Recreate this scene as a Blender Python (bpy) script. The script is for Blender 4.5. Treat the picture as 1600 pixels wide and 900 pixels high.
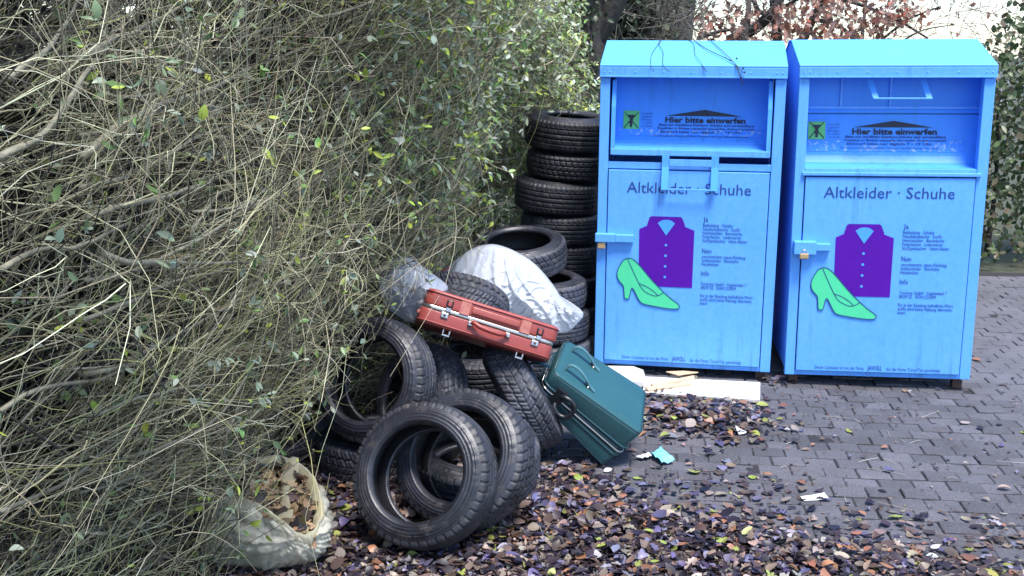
import bpy, bmesh, math, random
import numpy as np
from math import sin, cos, tan, pi, radians, atan, sqrt
from mathutils import Matrix, Vector, Euler, noise

for o in list(bpy.data.objects):
    bpy.data.objects.remove(o)
S = bpy.context.scene
COL = S.collection

# ------------------------------------------------------------------ camera
FPX = 1700.0                       # focal length in pixels of the 1600 px wide photograph
PITCH = atan((450 - 85) / FPX)
CAMZ = 2.0955
cd = bpy.data.cameras.new('camera')
cam = bpy.data.objects.new('camera', cd)
COL.objects.link(cam)
cam.location = (0, 0, CAMZ)
cam.rotation_euler = (pi / 2 - PITCH, 0, 0)
cd.sensor_width = 36
cd.lens = FPX / 1600 * 36
cd.clip_start = 0.05
cd.clip_end = 2000
S.camera = cam

# ------------------------------------------------------------------ light
SUN_EL, SUN_AZ = radians(68), radians(155)      # azimuth from +Y towards +X: behind the camera, to the right
w = bpy.data.worlds.new('World')
S.world = w
w.use_nodes = True
nt = w.node_tree
bg = nt.nodes['Background']
sky = nt.nodes.new('ShaderNodeTexSky')
sky.sky_type = 'NISHITA'
sky.sun_disc = False
sky.sun_elevation = SUN_EL
sky.sun_rotation = SUN_AZ
sky.air_density = 1.0
sky.dust_density = 0.6
sky.ozone_density = 3.0
nt.links.new(sky.outputs['Color'], bg.inputs['Color'])
bg.inputs['Strength'].default_value = 0.075
ld = bpy.data.lights.new('sun', 'SUN')
ld.energy = 1.5
ld.angle = radians(18)
ld.color = (1.0, 0.97, 0.93)
lo = bpy.data.objects.new('sun', ld)
COL.objects.link(lo)
sd = Vector((sin(SUN_AZ) * cos(SUN_EL), cos(SUN_AZ) * cos(SUN_EL), sin(SUN_EL)))
lo.rotation_euler = sd.to_track_quat('Z', 'Y').to_euler()
lo.location = (3, -6, 12)
S.view_settings.view_transform = 'Standard'
S.view_settings.look = 'None'
S.view_settings.gamma = 1
S.view_settings.use_curve_mapping = False
S.view_settings.exposure = 2.2
S.render.engine = 'CYCLES'
S.cycles.max_bounces = 8
S.cycles.diffuse_bounces = 6
S.cycles.transparent_max_bounces = 8

# ------------------------------------------------------------------ helpers
CP, SP = cos(PITCH), sin(PITCH)


def ray(px, py):
    a, b = (px - 800) / FPX, (py - 450) / FPX
    return Vector((a, CP - b * SP, -SP - b * CP))


def at(px, py, Y):                  # point on the ray at distance Y
    d = ray(px, py)
    return Vector((0, 0, CAMZ)) + d * (Y / d.y)


def atz(px, py, z=0.0):             # point on the ray at height z
    d = ray(px, py)
    return Vector((0, 0, CAMZ)) + d * ((z - CAMZ) / d.z)


def pix(P):                         # numpy (n,3) -> pixels
    P = np.asarray(P, float)
    x, y, z = P[..., 0], P[..., 1], P[..., 2] - CAMZ
    f = y * CP - z * SP
    return 800 + FPX * x / f, 450 + FPX * (-y * SP - z * CP) / f


def tag(o, label=None, cat=None, group=None, kind=None):
    if label: o['label'] = label
    if cat: o['category'] = cat
    if group: o['group'] = group
    if kind: o['kind'] = kind
    return o


def link(name, me, mat=None, parent=None):
    o = bpy.data.objects.new(name, me)
    COL.objects.link(o)
    if mat is not None and me is not None and not me.materials:
        me.materials.append(mat)
    if parent is not None:
        o.parent = parent
    return o


def empty(name, loc=(0, 0, 0), rot=None):
    o = bpy.data.objects.new(name, None)
    o.empty_display_size = 0.1
    COL.objects.link(o)
    o.location = loc
    if rot is not None:
        o.rotation_euler = rot.to_euler() if not isinstance(rot, (tuple, Euler)) else rot
    return o


def mesh(name, v, f, smooth=False):
    me = bpy.data.meshes.new(name)
    me.from_pydata([tuple(p) for p in v], [], [tuple(q) for q in f])
    if smooth:
        me.shade_smooth()
    me.update()
    return me


def npmesh(name, V, Fc, smooth=False, col=None):
    """V (n,3) array, Fc (m,k) array of equal sized faces"""
    me = bpy.data.meshes.new(name)
    V = np.ascontiguousarray(V, dtype=np.float32)
    Fc = np.ascontiguousarray(Fc, dtype=np.int32)
    m, k = Fc.shape
    me.vertices.add(len(V))
    me.vertices.foreach_set('co', V.ravel())
    me.loops.add(m * k)
    me.loops.foreach_set('vertex_index', Fc.ravel())
    me.polygons.add(m)
    me.polygons.foreach_set('loop_start', np.arange(0, m * k, k, dtype=np.int32))
    if smooth:
        me.polygons.foreach_set('use_smooth', np.ones(m, dtype=bool))
    if col is not None:
        a = me.color_attributes.new('Col', 'FLOAT_COLOR', 'POINT')
        c = np.ones((len(V), 4), np.float32)
        c[:, :3] = col
        a.data.foreach_set('color', c.ravel())
    me.update(calc_edges=True)
    return me


def box(bm, x0, x1, y0, y1, z0, z1, bev=0.0, seg=1):
    b = bmesh.new()
    bmesh.ops.create_cube(b, size=1)
    for v in b.verts:
        v.co = Vector(((x0 + x1) / 2 + v.co.x * (x1 - x0), (y0 + y1) / 2 + v.co.y * (y1 - y0), (z0 + z1) / 2 + v.co.z * (z1 - z0)))
    if bev > 0:
        bmesh.ops.bevel(b, geom=b.edges[:], offset=bev, segments=seg, affect='EDGES', profile=.5)
    tmp = bpy.data.meshes.new('t')
    b.to_mesh(tmp)
    b.free()
    bm.from_mesh(tmp)
    bpy.data.meshes.remove(tmp)


def boxes(name, lst, mat, parent, bev=0.003, seg=1, smooth=False):
    bm = bmesh.new()
    for b in lst:
        box(bm, *b, bev=bev, seg=seg)
    me = bpy.data.meshes.new(name)
    bm.to_mesh(me)
    bm.free()
    if smooth:
        me.shade_smooth()
    return link(name, me, mat, parent)


def tube(pts, rad, n=6, closed_ends=True):
    """verts, faces of a tube along pts; rad a number or a list"""
    pts = [Vector(p) for p in pts]
    K = len(pts)
    if not hasattr(rad, '__len__'):
        rad = [rad] * K
    V, Fc = [], []
    up = Vector((0.31, 0.22, 0.92))
    for i in range(K):
        t = (pts[min(i + 1, K - 1)] - pts[max(i - 1, 0)]).normalized()
        a = t.cross(up)
        if a.length < 1e-3:
            a = t.cross(Vector((1, 0, 0)))
        a.normalize()
        up = a.cross(t).normalized()
        b = up
        for j in range(n):
            A = 2 * pi * j / n
            V.append(pts[i] + (a * cos(A) + b * sin(A)) * rad[i])
    for i in range(K - 1):
        for j in range(n):
            q = i * n
            Fc.append((q + j, q + (j + 1) % n, q + n + (j + 1) % n, q + n + j))
    if closed_ends:
        Fc.append(tuple(range(n - 1, -1, -1)))
        Fc.append(tuple((K - 1) * n + j for j in range(n)))
    return V, Fc


def tube_obj(name, pts, rad, mat, parent=None, n=6, smooth=True):
    V, Fc = tube(pts, rad, n)
    return link(name, mesh(name, V, Fc, smooth), mat, parent)


def spline(pts, k=6):
    """Catmull-Rom through the points"""
    P = [Vector(p) for p in pts]
    P = [P[0] * 2 - P[1]] + P + [P[-1] * 2 - P[-2]]
    out = []
    for i in range(1, len(P) - 2):
        for j in range(k):
            t = j / k
            a, b, c, d = P[i - 1], P[i], P[i + 1], P[i + 2]
            out.append(0.5 * ((2 * b) + (c - a) * t + (2 * a - 5 * b + 4 * c - d) * t * t + (3 * b - a - 3 * c + d) * t ** 3))
    out.append(P[-2])
    return out


# ------------------------------------------------------------------ materials
def material(name, base, rough=0.5, metal=0.0, var=None, vscale=8.0, vamount=0.5, bump=0.0, bscale=60.0,
             attr=False, trans=0.0, spec=0.5, coord='Object', detail=5.0, clear=0.0, second=None, sscale=30.0, sthr=(.6, .7), transl=0.0, coat=0.0, tint_random=0.0, streak=None, edge=None, rust=None, shift=False):
    m = bpy.data.materials.new(name)
    m.use_nodes = True
    n = m.node_tree.nodes
    L = m.node_tree.links
    p = n['Principled BSDF']
    p.inputs['Roughness'].default_value = rough
    p.inputs['Metallic'].default_value = metal
    p.inputs['Specular IOR Level'].default_value = spec
    p.inputs['Transmission Weight'].default_value = trans
    p.inputs['Coat Weight'].default_value = coat
    tc = n.new('ShaderNodeTexCoord')
    geo = n.new('ShaderNodeNewGeometry')
    vec = geo.outputs['Position'] if coord == 'World' else tc.outputs['Object']
    if shift:                           # every object gets its own patch of the noise
        oi0 = n.new('ShaderNodeObjectInfo')
        ms0 = n.new('ShaderNodeMath')
        ms0.operation = 'MULTIPLY'
        ms0.inputs[1].default_value = 40
        L.new(oi0.outputs['Random'], ms0.inputs[0])
        va0 = n.new('ShaderNodeVectorMath')
        va0.operation = 'ADD'
        L.new(vec, va0.inputs[0])
        L.new(ms0.outputs[0], va0.inputs[1])
        vec = va0.outputs[0]
    rgb = n.new('ShaderNodeRGB')
    rgb.outputs[0].default_value = (*base, 1)
    c = rgb.outputs[0]
    if attr:
        at_ = n.new('ShaderNodeAttribute')
        at_.attribute_name = 'Col'
        c = at_.outputs['Color']
    if var is not None:
        nz = n.new('ShaderNodeTexNoise')
        nz.inputs['Scale'].default_value = vscale
        nz.inputs['Detail'].default_value = detail
        nz.inputs['Roughness'].default_value = .65
        L.new(vec, nz.inputs['Vector'])
        rp = n.new('ShaderNodeMapRange')
        rp.inputs['From Min'].default_value = .35
        rp.inputs['From Max'].default_value = .68
        rp.inputs['To Max'].default_value = vamount
        L.new(nz.outputs['Fac'], rp.inputs['Value'])
        mx = n.new('ShaderNodeMix')
        mx.data_type = 'RGBA'
        L.new(rp.outputs[0], mx.inputs[0])
        L.new(c, mx.inputs[6])
        mx.inputs[7].default_value = (*var, 1)
        c = mx.outputs[2]
    if second is not None:
        nz = n.new('ShaderNodeTexNoise')
        nz.inputs['Scale'].default_value = sscale
        nz.inputs['Detail'].default_value = 8
        nz.inputs['Roughness'].default_value = .7
        L.new(vec, nz.inputs['Vector'])
        rp = n.new('ShaderNodeMapRange')
        rp.inputs['From Min'].default_value = sthr[0]
        rp.inputs['From Max'].default_value = sthr[1]
        L.new(nz.outputs['Fac'], rp.inputs['Value'])
        mx = n.new('ShaderNodeMix')
        mx.data_type = 'RGBA'
        L.new(rp.outputs[0], mx.inputs[0])
        L.new(c, mx.inputs[6])
        mx.inputs[7].default_value = (*second, 1)
        c = mx.outputs[2]
    if tint_random > 0:
        oi = n.new('ShaderNodeObjectInfo')
        hs = n.new('ShaderNodeHueSaturation')
        mr = n.new('ShaderNodeMapRange')
        mr.inputs['To Min'].default_value = 1 - tint_random
        mr.inputs['To Max'].default_value = 1 + tint_random
        L.new(oi.outputs['Random'], mr.inputs['Value'])
        L.new(mr.outputs[0], hs.inputs['Value'])
        L.new(c, hs.inputs['Color'])
        c = hs.outputs['Color']
    if edge is not None:
        r0 = n.new('ShaderNodeMapRange')
        r0.inputs['From Min'].default_value = .53
        r0.inputs['From Max'].default_value = .62
        r0.inputs['To Max'].default_value = .8
        L.new(geo.outputs['Pointiness'], r0.inputs['Value'])
        nz = n.new('ShaderNodeTexNoise')
        nz.inputs['Scale'].default_value = 40
        nz.inputs['Detail'].default_value = 6
        L.new(vec, nz.inputs['Vector'])
        mu = n.new('ShaderNodeMath')
        mu.operation = 'MULTIPLY'
        L.new(r0.outputs[0], mu.inputs[0])
        L.new(nz.outputs['Fac'], mu.inputs[1])
        mx = n.new('ShaderNodeMix')
        mx.data_type = 'RGBA'
        L.new(mu.outputs[0], mx.inputs[0])
        L.new(c, mx.inputs[6])
        mx.inputs[7].default_value = (*edge, 1)
        c = mx.outputs[2]
    if rust is not None:
        nz = n.new('ShaderNodeTexNoise')
        nz.inputs['Scale'].default_value = 70
        nz.inputs['Detail'].default_value = 10
        nz.inputs['Roughness'].default_value = .8
        L.new(vec, nz.inputs['Vector'])
        r0 = n.new('ShaderNodeMapRange')
        r0.inputs['From Min'].default_value = rust[3]
        r0.inputs['From Max'].default_value = rust[3] + .04
        L.new(nz.outputs['Fac'], r0.inputs['Value'])
        mx = n.new('ShaderNodeMix')
        mx.data_type = 'RGBA'
        L.new(r0.outputs[0], mx.inputs[0])
        L.new(c, mx.inputs[6])
        mx.inputs[7].default_value = (*rust[:3], 1)
        c = mx.outputs[2]
    if streak is not None:
        mp = n.new('ShaderNodeMapping')
        mp.inputs['Scale'].default_value = (22, 22, 1.3)
        L.new(vec, mp.inputs['Vector'])
        nz = n.new('ShaderNodeTexNoise')
        nz.inputs['Scale'].default_value = 1.0
        nz.inputs['Detail'].default_value = 7
        nz.inputs['Roughness'].default_value = .75
        L.new(mp.outputs[0], nz.inputs['Vector'])
        n2 = n.new('ShaderNodeTexNoise')
        n2.inputs['Scale'].default_value = 1.7
        L.new(vec, n2.inputs['Vector'])
        mu = n.new('ShaderNodeMath')
        mu.operation = 'MULTIPLY'
        r1_ = n.new('ShaderNodeMapRange')
        r1_.inputs['From Min'].default_value = .5
        r1_.inputs['From Max'].default_value = .75
        L.new(nz.outputs['Fac'], r1_.inputs['Value'])
        r2_ = n.new('ShaderNodeMapRange')
        r2_.inputs['From Min'].default_value = .42
        r2_.inputs['From Max'].default_value = .65
        r2_.inputs['To Max'].default_value = .8
        L.new(n2.outputs['Fac'], r2_.inputs['Value'])
        L.new(r1_.outputs[0], mu.inputs[0])
        L.new(r2_.outputs[0], mu.inputs[1])
        mx = n.new('ShaderNodeMix')
        mx.data_type = 'RGBA'
        L.new(mu.outputs[0], mx.inputs[0])
        L.new(c, mx.inputs[6])
        mx.inputs[7].default_value = (*streak, 1)
        c = mx.outputs[2]
    L.new(c, p.inputs['Base Color'])
    if bump > 0:
        nb = n.new('ShaderNodeTexNoise')
        nb.inputs['Scale'].default_value = bscale
        nb.inputs['Detail'].default_value = 6
        L.new(vec, nb.inputs['Vector'])
        bp = n.new('ShaderNodeBump')
        bp.inputs['Strength'].default_value = bump
        bp.inputs['Distance'].default_value = .01
        L.new(nb.outputs['Fac'], bp.inputs['Height'])
        L.new(bp.outputs[0], p.inputs['Normal'])
    if transl > 0:
        out = n['Material Output']
        tr = n.new('ShaderNodeBsdfTranslucent')
        L.new(c, tr.inputs['Color'])
        ms = n.new('ShaderNodeMixShader')
        ms.inputs[0].default_value = transl
        L.new(p.outputs[0], ms.inputs[1])
        L.new(tr.outputs[0], ms.inputs[2])
        L.new(ms.outputs[0], out.inputs['Surface'])
    if clear > 0:                       # thin film: part of the light passes straight through
        out = n['Material Output']
        src = out.inputs['Surface'].links[0].from_socket
        tp = n.new('ShaderNodeBsdfTransparent')
        ms = n.new('ShaderNodeMixShader')
        ms.inputs[0].default_value = clear
        L.new(src, ms.inputs[1])
        L.new(tp.outputs[0], ms.inputs[2])
        L.new(ms.outputs[0], out.inputs['Surface'])
    return m


M = {}
M['blue'] = material('blue_paint', (.072, .325, .93), .42, edge=(.30, .60, .95), rust=(.16, .10, .12, .70), var=(.11, .395, .93), vscale=1.6, vamount=.6, second=(.20, .42, .80), sscale=38, sthr=(.66, .74), bump=.05, bscale=9, spec=.22, streak=(.06, .19, .46))
M['blue_rusty'] = material('chipped_blue_paint', (.080, .345, .93), .45, edge=(.30, .60, .95), rust=(.13, .06, .05, .615), var=(.06, .28, .85), vscale=3, vamount=.6, spec=.22, streak=(.07, .15, .34))
M['blue_scuffed'] = material('scuffed_blue_paint', (.055, .30, .93), .5, var=(.12, .36, .88), vscale=10, vamount=.6, second=(.42, .56, .72), sscale=42, sthr=(.54, .60), spec=.22)
M['roof_paint'] = material('paler_blue_paint', (.11, .42, .78), .5, var=(.10, .38, .76), vscale=3, vamount=.5, second=(.25, .42, .6), sscale=45, sthr=(.72, .76), spec=.25)  # paler, less saturated than the blue of the walls
M['ink'] = material('dark_blue_ink', (.012, .05, .22), .5)
M['black_ink'] = material('black_ink', (.012, .012, .03), .5)
M['purple'] = material('purple_print', (.085, .007, .32), .5, var=(.10, .010, .38), vscale=9, vamount=.5, spec=.15)
M['mint'] = material('mint_print', (.085, .66, .33), .5, spec=.2, var=(.08, .58, .30), vscale=12, vamount=.6)
M['green_sticker'] = material('green_sticker', (.12, .55, .12), .5, var=(.2, .6, .3), vscale=20)
M['brass'] = material('worn_brass', (.62, .42, .2), .4, .5, var=(.4, .3, .2), vscale=60)
M['steel'] = material('dull_steel', (.62, .6, .58), .3, .9, var=(.4, .38, .36), vscale=50)
M['dark_steel'] = material('rusty_dark_steel', (.05, .04, .04), .7, .3, var=(.2, .08, .04), vscale=40)
M['tread'] = material('tread_rubber', (.014, .015, .020), .55, var=(.062, .066, .088), vscale=5, vamount=.85, second=(.125, .108, .10), sscale=16, sthr=(.53, .74), shift=True, bump=.15, bscale=120, tint_random=.35)
M['sidewall'] = material('sidewall_rubber', (.011, .012, .017), .40, var=(.044, .047, .066), vscale=4.5, vamount=.85, second=(.11, .092, .086), sscale=20, sthr=(.54, .75), shift=True, bump=.12, bscale=160, tint_random=.35)
M['liner'] = material('inner_rubber', (.008, .008, .011), .6, var=(.016, .016, .02), vscale=10, vamount=.7)
M['red'] = material('red_leatherette', (.31, .056, .050), .40, edge=(.55, .26, .20), rust=(.07, .02, .015, .665), var=(.25, .042, .032), vscale=6, vamount=.8, second=(.45, .16, .13), sscale=55, sthr=(.66, .74), bump=.12, bscale=180, spec=.5)
M['chrome'] = material('chrome', (.52, .50, .48), .28, .9, var=(.3, .27, .25), vscale=40)
M['lining'] = material('dark_lining', (.02, .015, .015), .7)
M['teal'] = material('lit_teal_vinyl', (.026, .098, .110), .36, rust=(.02, .04, .05, .69), second=(.05, .135, .148), sscale=30, sthr=(.62, .75), edge=(.14, .26, .28), var=(.020, .076, .086), vscale=3.5, vamount=.8, bump=.10, bscale=200, spec=.5)  # lit copy of the suitcase vinyl, light put into the colour
M['teal_shaded'] = material('shaded_teal_vinyl', (.017, .066, .078), .36, edge=(.09, .17, .18), second=(.05, .10, .11), sscale=25, sthr=(.60, .75), var=(.012, .048, .058), vscale=6, vamount=.7, bump=.10, bscale=200)  # same vinyl for the shell, shade put into the colour
M['teal_dark'] = material('dark_teal_trim', (.012, .045, .06), .4, var=(.02, .07, .08), vscale=9)
M['black_plastic'] = material('black_plastic', (.012, .013, .018), .35)
M['bag'] = material('white_plastic_film', (.74, .76, .80), .2, var=(.62, .67, .75), vscale=4, vamount=.6, transl=.45, clear=.05, bump=.06, bscale=30)
M['bag_grey'] = material('grey_plastic_film', (.78, .80, .84), .22, var=(.60, .66, .75), vscale=7, vamount=.9, transl=.4, clear=.10, bump=.15, bscale=22)
M['sack'] = material('yellowish_plastic_film', (.74, .66, .40), .22, var=(.66, .63, .56), vscale=5, vamount=1.0, transl=.4, clear=.15, bump=.08, bscale=30)
M['sack_film'] = material('clear_whitish_film', (.90, .85, .68), .14, var=(.80, .76, .64), vscale=6, vamount=.7, transl=.35, clear=.16, bump=.1, bscale=30)
M['red_mark'] = material('red_print', (.6, .02, .12), .5)
M['foam'] = material('white_foam_board', (.62, .62, .60), .6, var=(.52, .52, .5), vscale=9, vamount=.5, second=(.3, .3, .28), sscale=22, sthr=(.69, .73))
M['wood'] = material('pale_softwood', (.62, .45, .30), .6, var=(.48, .33, .2), vscale=12, vamount=.8)
M['paper'] = material('white_paper', (.66, .66, .65), .6, var=(.72, .72, .7), vscale=20)
M['wrapper'] = material('blue_wrapper', (.12, .48, .62), .3, var=(.5, .7, .75), vscale=30)
M['paver'] = material('concrete_paver', (.098, .094, .110), .8, rust=(.028, .027, .03, .585), var=(.052, .050, .056), vscale=2.2, vamount=.95, second=(.165, .16, .18), sscale=120, sthr=(.50, .70), bump=.6, bscale=130, coord='World', tint_random=.24)
M['joint'] = material('joint_sand', (.02, .018, .022), .9, var=(.035, .032, .032), vscale=20, bump=.5, bscale=80)
M['soil'] = material('dark_soil', (.035, .028, .024), .9, var=(.06, .045, .035), vscale=9, bump=.8, bscale=30)
M['far_ground'] = material('rough_grass_ground', (.05, .055, .03), .9, var=(.07, .065, .045), vscale=.6, bump=.6, bscale=3)
M['leaf'] = material('fallen_leaf', (.1, .06, .04), .45, attr=True, transl=.15, spec=.5)
M['foliage'] = material('green_leaf', (.1, .15, .05), .42, attr=True, transl=.3, spec=.45)
M['twig'] = material('dry_twig', (.3, .28, .2), .7, attr=True)
M['branch'] = material('pale_branch_bark', (.27, .25, .18), .75, var=(.13, .12, .085), vscale=25, vamount=.8, bump=.4, bscale=90)
M['bark'] = material('grey_brown_bark', (.055, .048, .042), .85, var=(.022, .019, .017), vscale=9, vamount=.9, bump=1.0, bscale=26)
M['bark_pale'] = material('pale_ridged_bark', (.095, .085, .074), .85, var=(.04, .036, .03), vscale=11, vamount=.9, bump=1.0, bscale=28)

rng = np.random.default_rng(7)
random.seed(5)

# ------------------------------------------------------------------ setting: ground, pavement
g = link('ground', mesh('ground', [(-300, -100, -.05), (300, -100, -.05), (300, 600, -.05), (-300, 600, -.05)], [(0, 1, 2, 3)]), M['far_ground'])
tag(g, kind='structure')

PY = radians(-6.5)                  # the courses of the paving run parallel to the containers
PU, PV = Vector((cos(PY), sin(PY), 0)), Vector((-sin(PY), cos(PY), 0))
PL, PH = .166, .126


def slab(name, x0, x1, y0, y1, z, mat):
    o = link(name, mesh(name, [(x0, y0, z), (x1, y0, z), (x1, y1, z), (x0, y1, z)], [(0, 1, 2, 3)]), mat)
    o.rotation_euler = (0, 0, PY)
    return tag(o, kind='structure')


pave = slab('pavement', -3.2, 9, 1.2, 11.0, -.008, M['joint'])

hx, hy = (PL - .004) / 2, (PH - .008) / 2
paver_mes = []
for var in range(6):
    rp = random.Random(var + 11)
    bm = bmesh.new()
    ch = .005
    ring = []
    for (xa, ya), (xb, yb), k in (((-hx, -hy), (hx, -hy), 5), ((hx, -hy), (hx, hy), 4), ((hx, hy), (-hx, hy), 5), ((-hx, hy), (-hx, -hy), 4)):
        for q in range(k):
            f = q / k
            ring.append((xa + (xb - xa) * f + rp.uniform(-.002, .002), ya + (yb - ya) * f + rp.uniform(-.0022, .0022)))
    lo_ = [bm.verts.new((x, y, -.03)) for x, y in ring]
    mi_ = [bm.verts.new((x, y, -ch)) for x, y in ring]
    hi_ = [bm.verts.new((x * (1 - ch / hx), y * (1 - ch / hy), rp.uniform(-.0012, .0012))) for x, y in ring]
    n_ = len(ring)
    for i in range(n_):
        j = (i + 1) % n_
        bm.faces.new((lo_[i], lo_[j], mi_[j], mi_[i]))
        bm.faces.new((mi_[i], mi_[j], hi_[j], hi_[i]))
    bm.faces.new(hi_)
    paver_me = bpy.data.meshes.new('paver')
    bm.to_mesh(paver_me)
    bm.free()
    paver_me.materials.append(M['paver'])
    paver_mes.append(paver_me)

spots = []
for r in range(14, 86):
    for c in range(-18, 52):
        u = (c + .5 * (r % 2)) * PL + random.uniform(-.004, .004)
        v = r * PH + random.uniform(-.002, .002)
        P = PU * u + PV * v
        if P.y < 2.6 or P.x < -2.6 or P.x > 7:
            continue
        spots.append((u, v, P))
pv = np.array([tuple(s[2]) for s in spots])
px_, py_ = pix(pv)
# largest in view and not under the containers, the heap or the thick litter: parts of their own
vis = (px_ > 830) & (px_ < 1610) & (py_ > 588) & (py_ < 905)
thick = (py_ > 770 + (px_ - 900) * .22) & (px_ < 1380)
score = np.where(vis, py_ - 300 * thick, -1e9)
single = set(np.argsort(-score)[:300].tolist())
rest_v, rest_f = [], []
pv_l = np.array([tuple(v.co) for v in paver_me.vertices])
pf_l = [tuple(p.vertices) for p in paver_me.polygons]
for i, (u, v, P) in enumerate(spots):
    dz, tx, ty = random.gauss(0, .0028), random.gauss(0, .013), random.gauss(0, .013)
    if i in single:
        o = link('paver', random.choice(paver_mes), None, pave)
        o.location = (u, v, dz)
        o.rotation_euler = (tx, ty, random.gauss(0, .006))
    else:
        b = len(rest_v)
        for q in pv_l:
            rest_v.append((u + q[0], v + q[1], dz + q[2] + ty * q[0] + tx * q[1]))
        rest_f += [tuple(b + k for k in f) for f in pf_l]
o = link('distant_pavers', mesh('distant_pavers', rest_v, rest_f), M['paver'], pave)
tag(o, kind='stuff')
# soil under the hedge: bumpy sheet, its edge follows the foot of the hedge
sv, sf = [], []
nx, ny = 24, 60
for j in range(ny + 1):
    Y = 1.0 + 10.5 * j / ny
    xe = -1.15 + (Y - 4) * .25 + .12 * noise.noise((Y * 1.3, 3, 0))
    for i in range(nx + 1):
        X = xe - 5.0 * (1 - i / nx) ** 1.5
        z = .012 + .05 * (1 - i / nx) + .03 * (noise.noise((X * 2, Y * 2, 1)) + .4) * min(1, (nx - i) / 3)
        sv.append((X, Y, z))
for j in range(ny):
    for i in range(nx):
        a = j * (nx + 1) + i
        sf.append((a, a + 1, a + nx + 2, a + nx + 1))
tag(link('soil_bed', mesh('soil_bed', sv, sf, True), M['soil']), kind='structure')


# ------------------------------------------------------------------ clothes containers
def text_mesh(body, width=None, size=.05, bold=0.0, height=None):
    cu = bpy.data.curves.new('t', 'FONT')
    cu.body = body
    cu.size = size
    cu.offset = bold
    cu.resolution_u = 2
    ob = bpy.data.objects.new('t', cu)
    COL.objects.link(ob)
    dg = bpy.context.evaluated_depsgraph_get()
    me = bpy.data.meshes.new_from_object(ob.evaluated_get(dg))
    bpy.data.objects.remove(ob)
    bpy.data.curves.remove(cu)
    P = np.array([tuple(v.co) for v in me.vertices])
    P[:, 0] -= P[:, 0].min()
    if width:
        P[:, 0] *= width / P[:, 0].max()
    if height:
        P[:, 1] *= height / P[:, 1].max()
    me.materials.clear()
    return me, P


def front_text(parent, body, u, v, mat, width=None, size=.05, bold=0.0, height=None, depth=-.0155, fn=None, name='lettering'):
    """writing on the plane of the container front; fn maps (u, v) to (u, depth, v) on a sloping sheet"""
    me, P = text_mesh(body, width, size, bold, height)
    Q = []
    for x, y, _ in P:
        Q.append(fn(u + x, v + y) if fn else (u + x, depth, v + y))
    me.vertices.foreach_set('co', np.array(Q, np.float32).ravel())
    me.update()
    return link(name, me, mat, parent)


def flat_shape(parent, name, pts, mat, depth, fn=None):
    V = [fn(x, y) if fn else (x, depth, y) for x, y in pts]
    b = bmesh.new()
    vs = [b.verts.new(q) for q in V]
    fc = b.faces.new(vs)
    b.normal_update()
    bmesh.ops.triangulate(b, faces=[fc])
    me = bpy.data.meshes.new(name)
    b.to_mesh(me)
    b.free()
    return link(name, me, mat, parent)


def stroke(parent, name, pts, wd, mat, depth):
    """thin printed line"""
    P = [Vector((x, y)) for x, y in pts]
    V, Fc = [], []
    for i, q in enumerate(P):
        t = (P[min(i + 1, len(P) - 1)] - P[max(i - 1, 0)]).normalized()
        nn = Vector((-t.y, t.x)) * wd / 2
        for s in (-1, 1):
            V.append((q.x + s * nn.x, depth, q.y + s * nn.y))
    for i in range(len(P) - 1):
        Fc.append((2 * i, 2 * i + 1, 2 * i + 3, 2 * i + 2))
    return link(name, mesh(name, V, Fc), mat, parent)


def spl2(pts, k=6):
    return [(p.x, p.y) for p in spline([(a, b, 0) for a, b in pts], k)]


W, HL, HT, RIDGE, RUN, DEP = 1.15, 1.8826, 1.963, 2.118, .45, 1.08
Z0 = .07


def chute(prof, u0, u1):
    V, Fc = [], []
    for d, v in prof:
        V += [(u0, d, v), (u1, d, v)]
    for i in range(len(prof) - 1):
        Fc.append((2 * i, 2 * i + 1, 2 * i + 3, 2 * i + 2))
    # thickness behind
    n = len(V)
    V += [(x, y + .006, z - .004) for x, y, z in V]
    Fc += [tuple(n + k for k in reversed(f)) for f in Fc]
    return V, Fc


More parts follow.
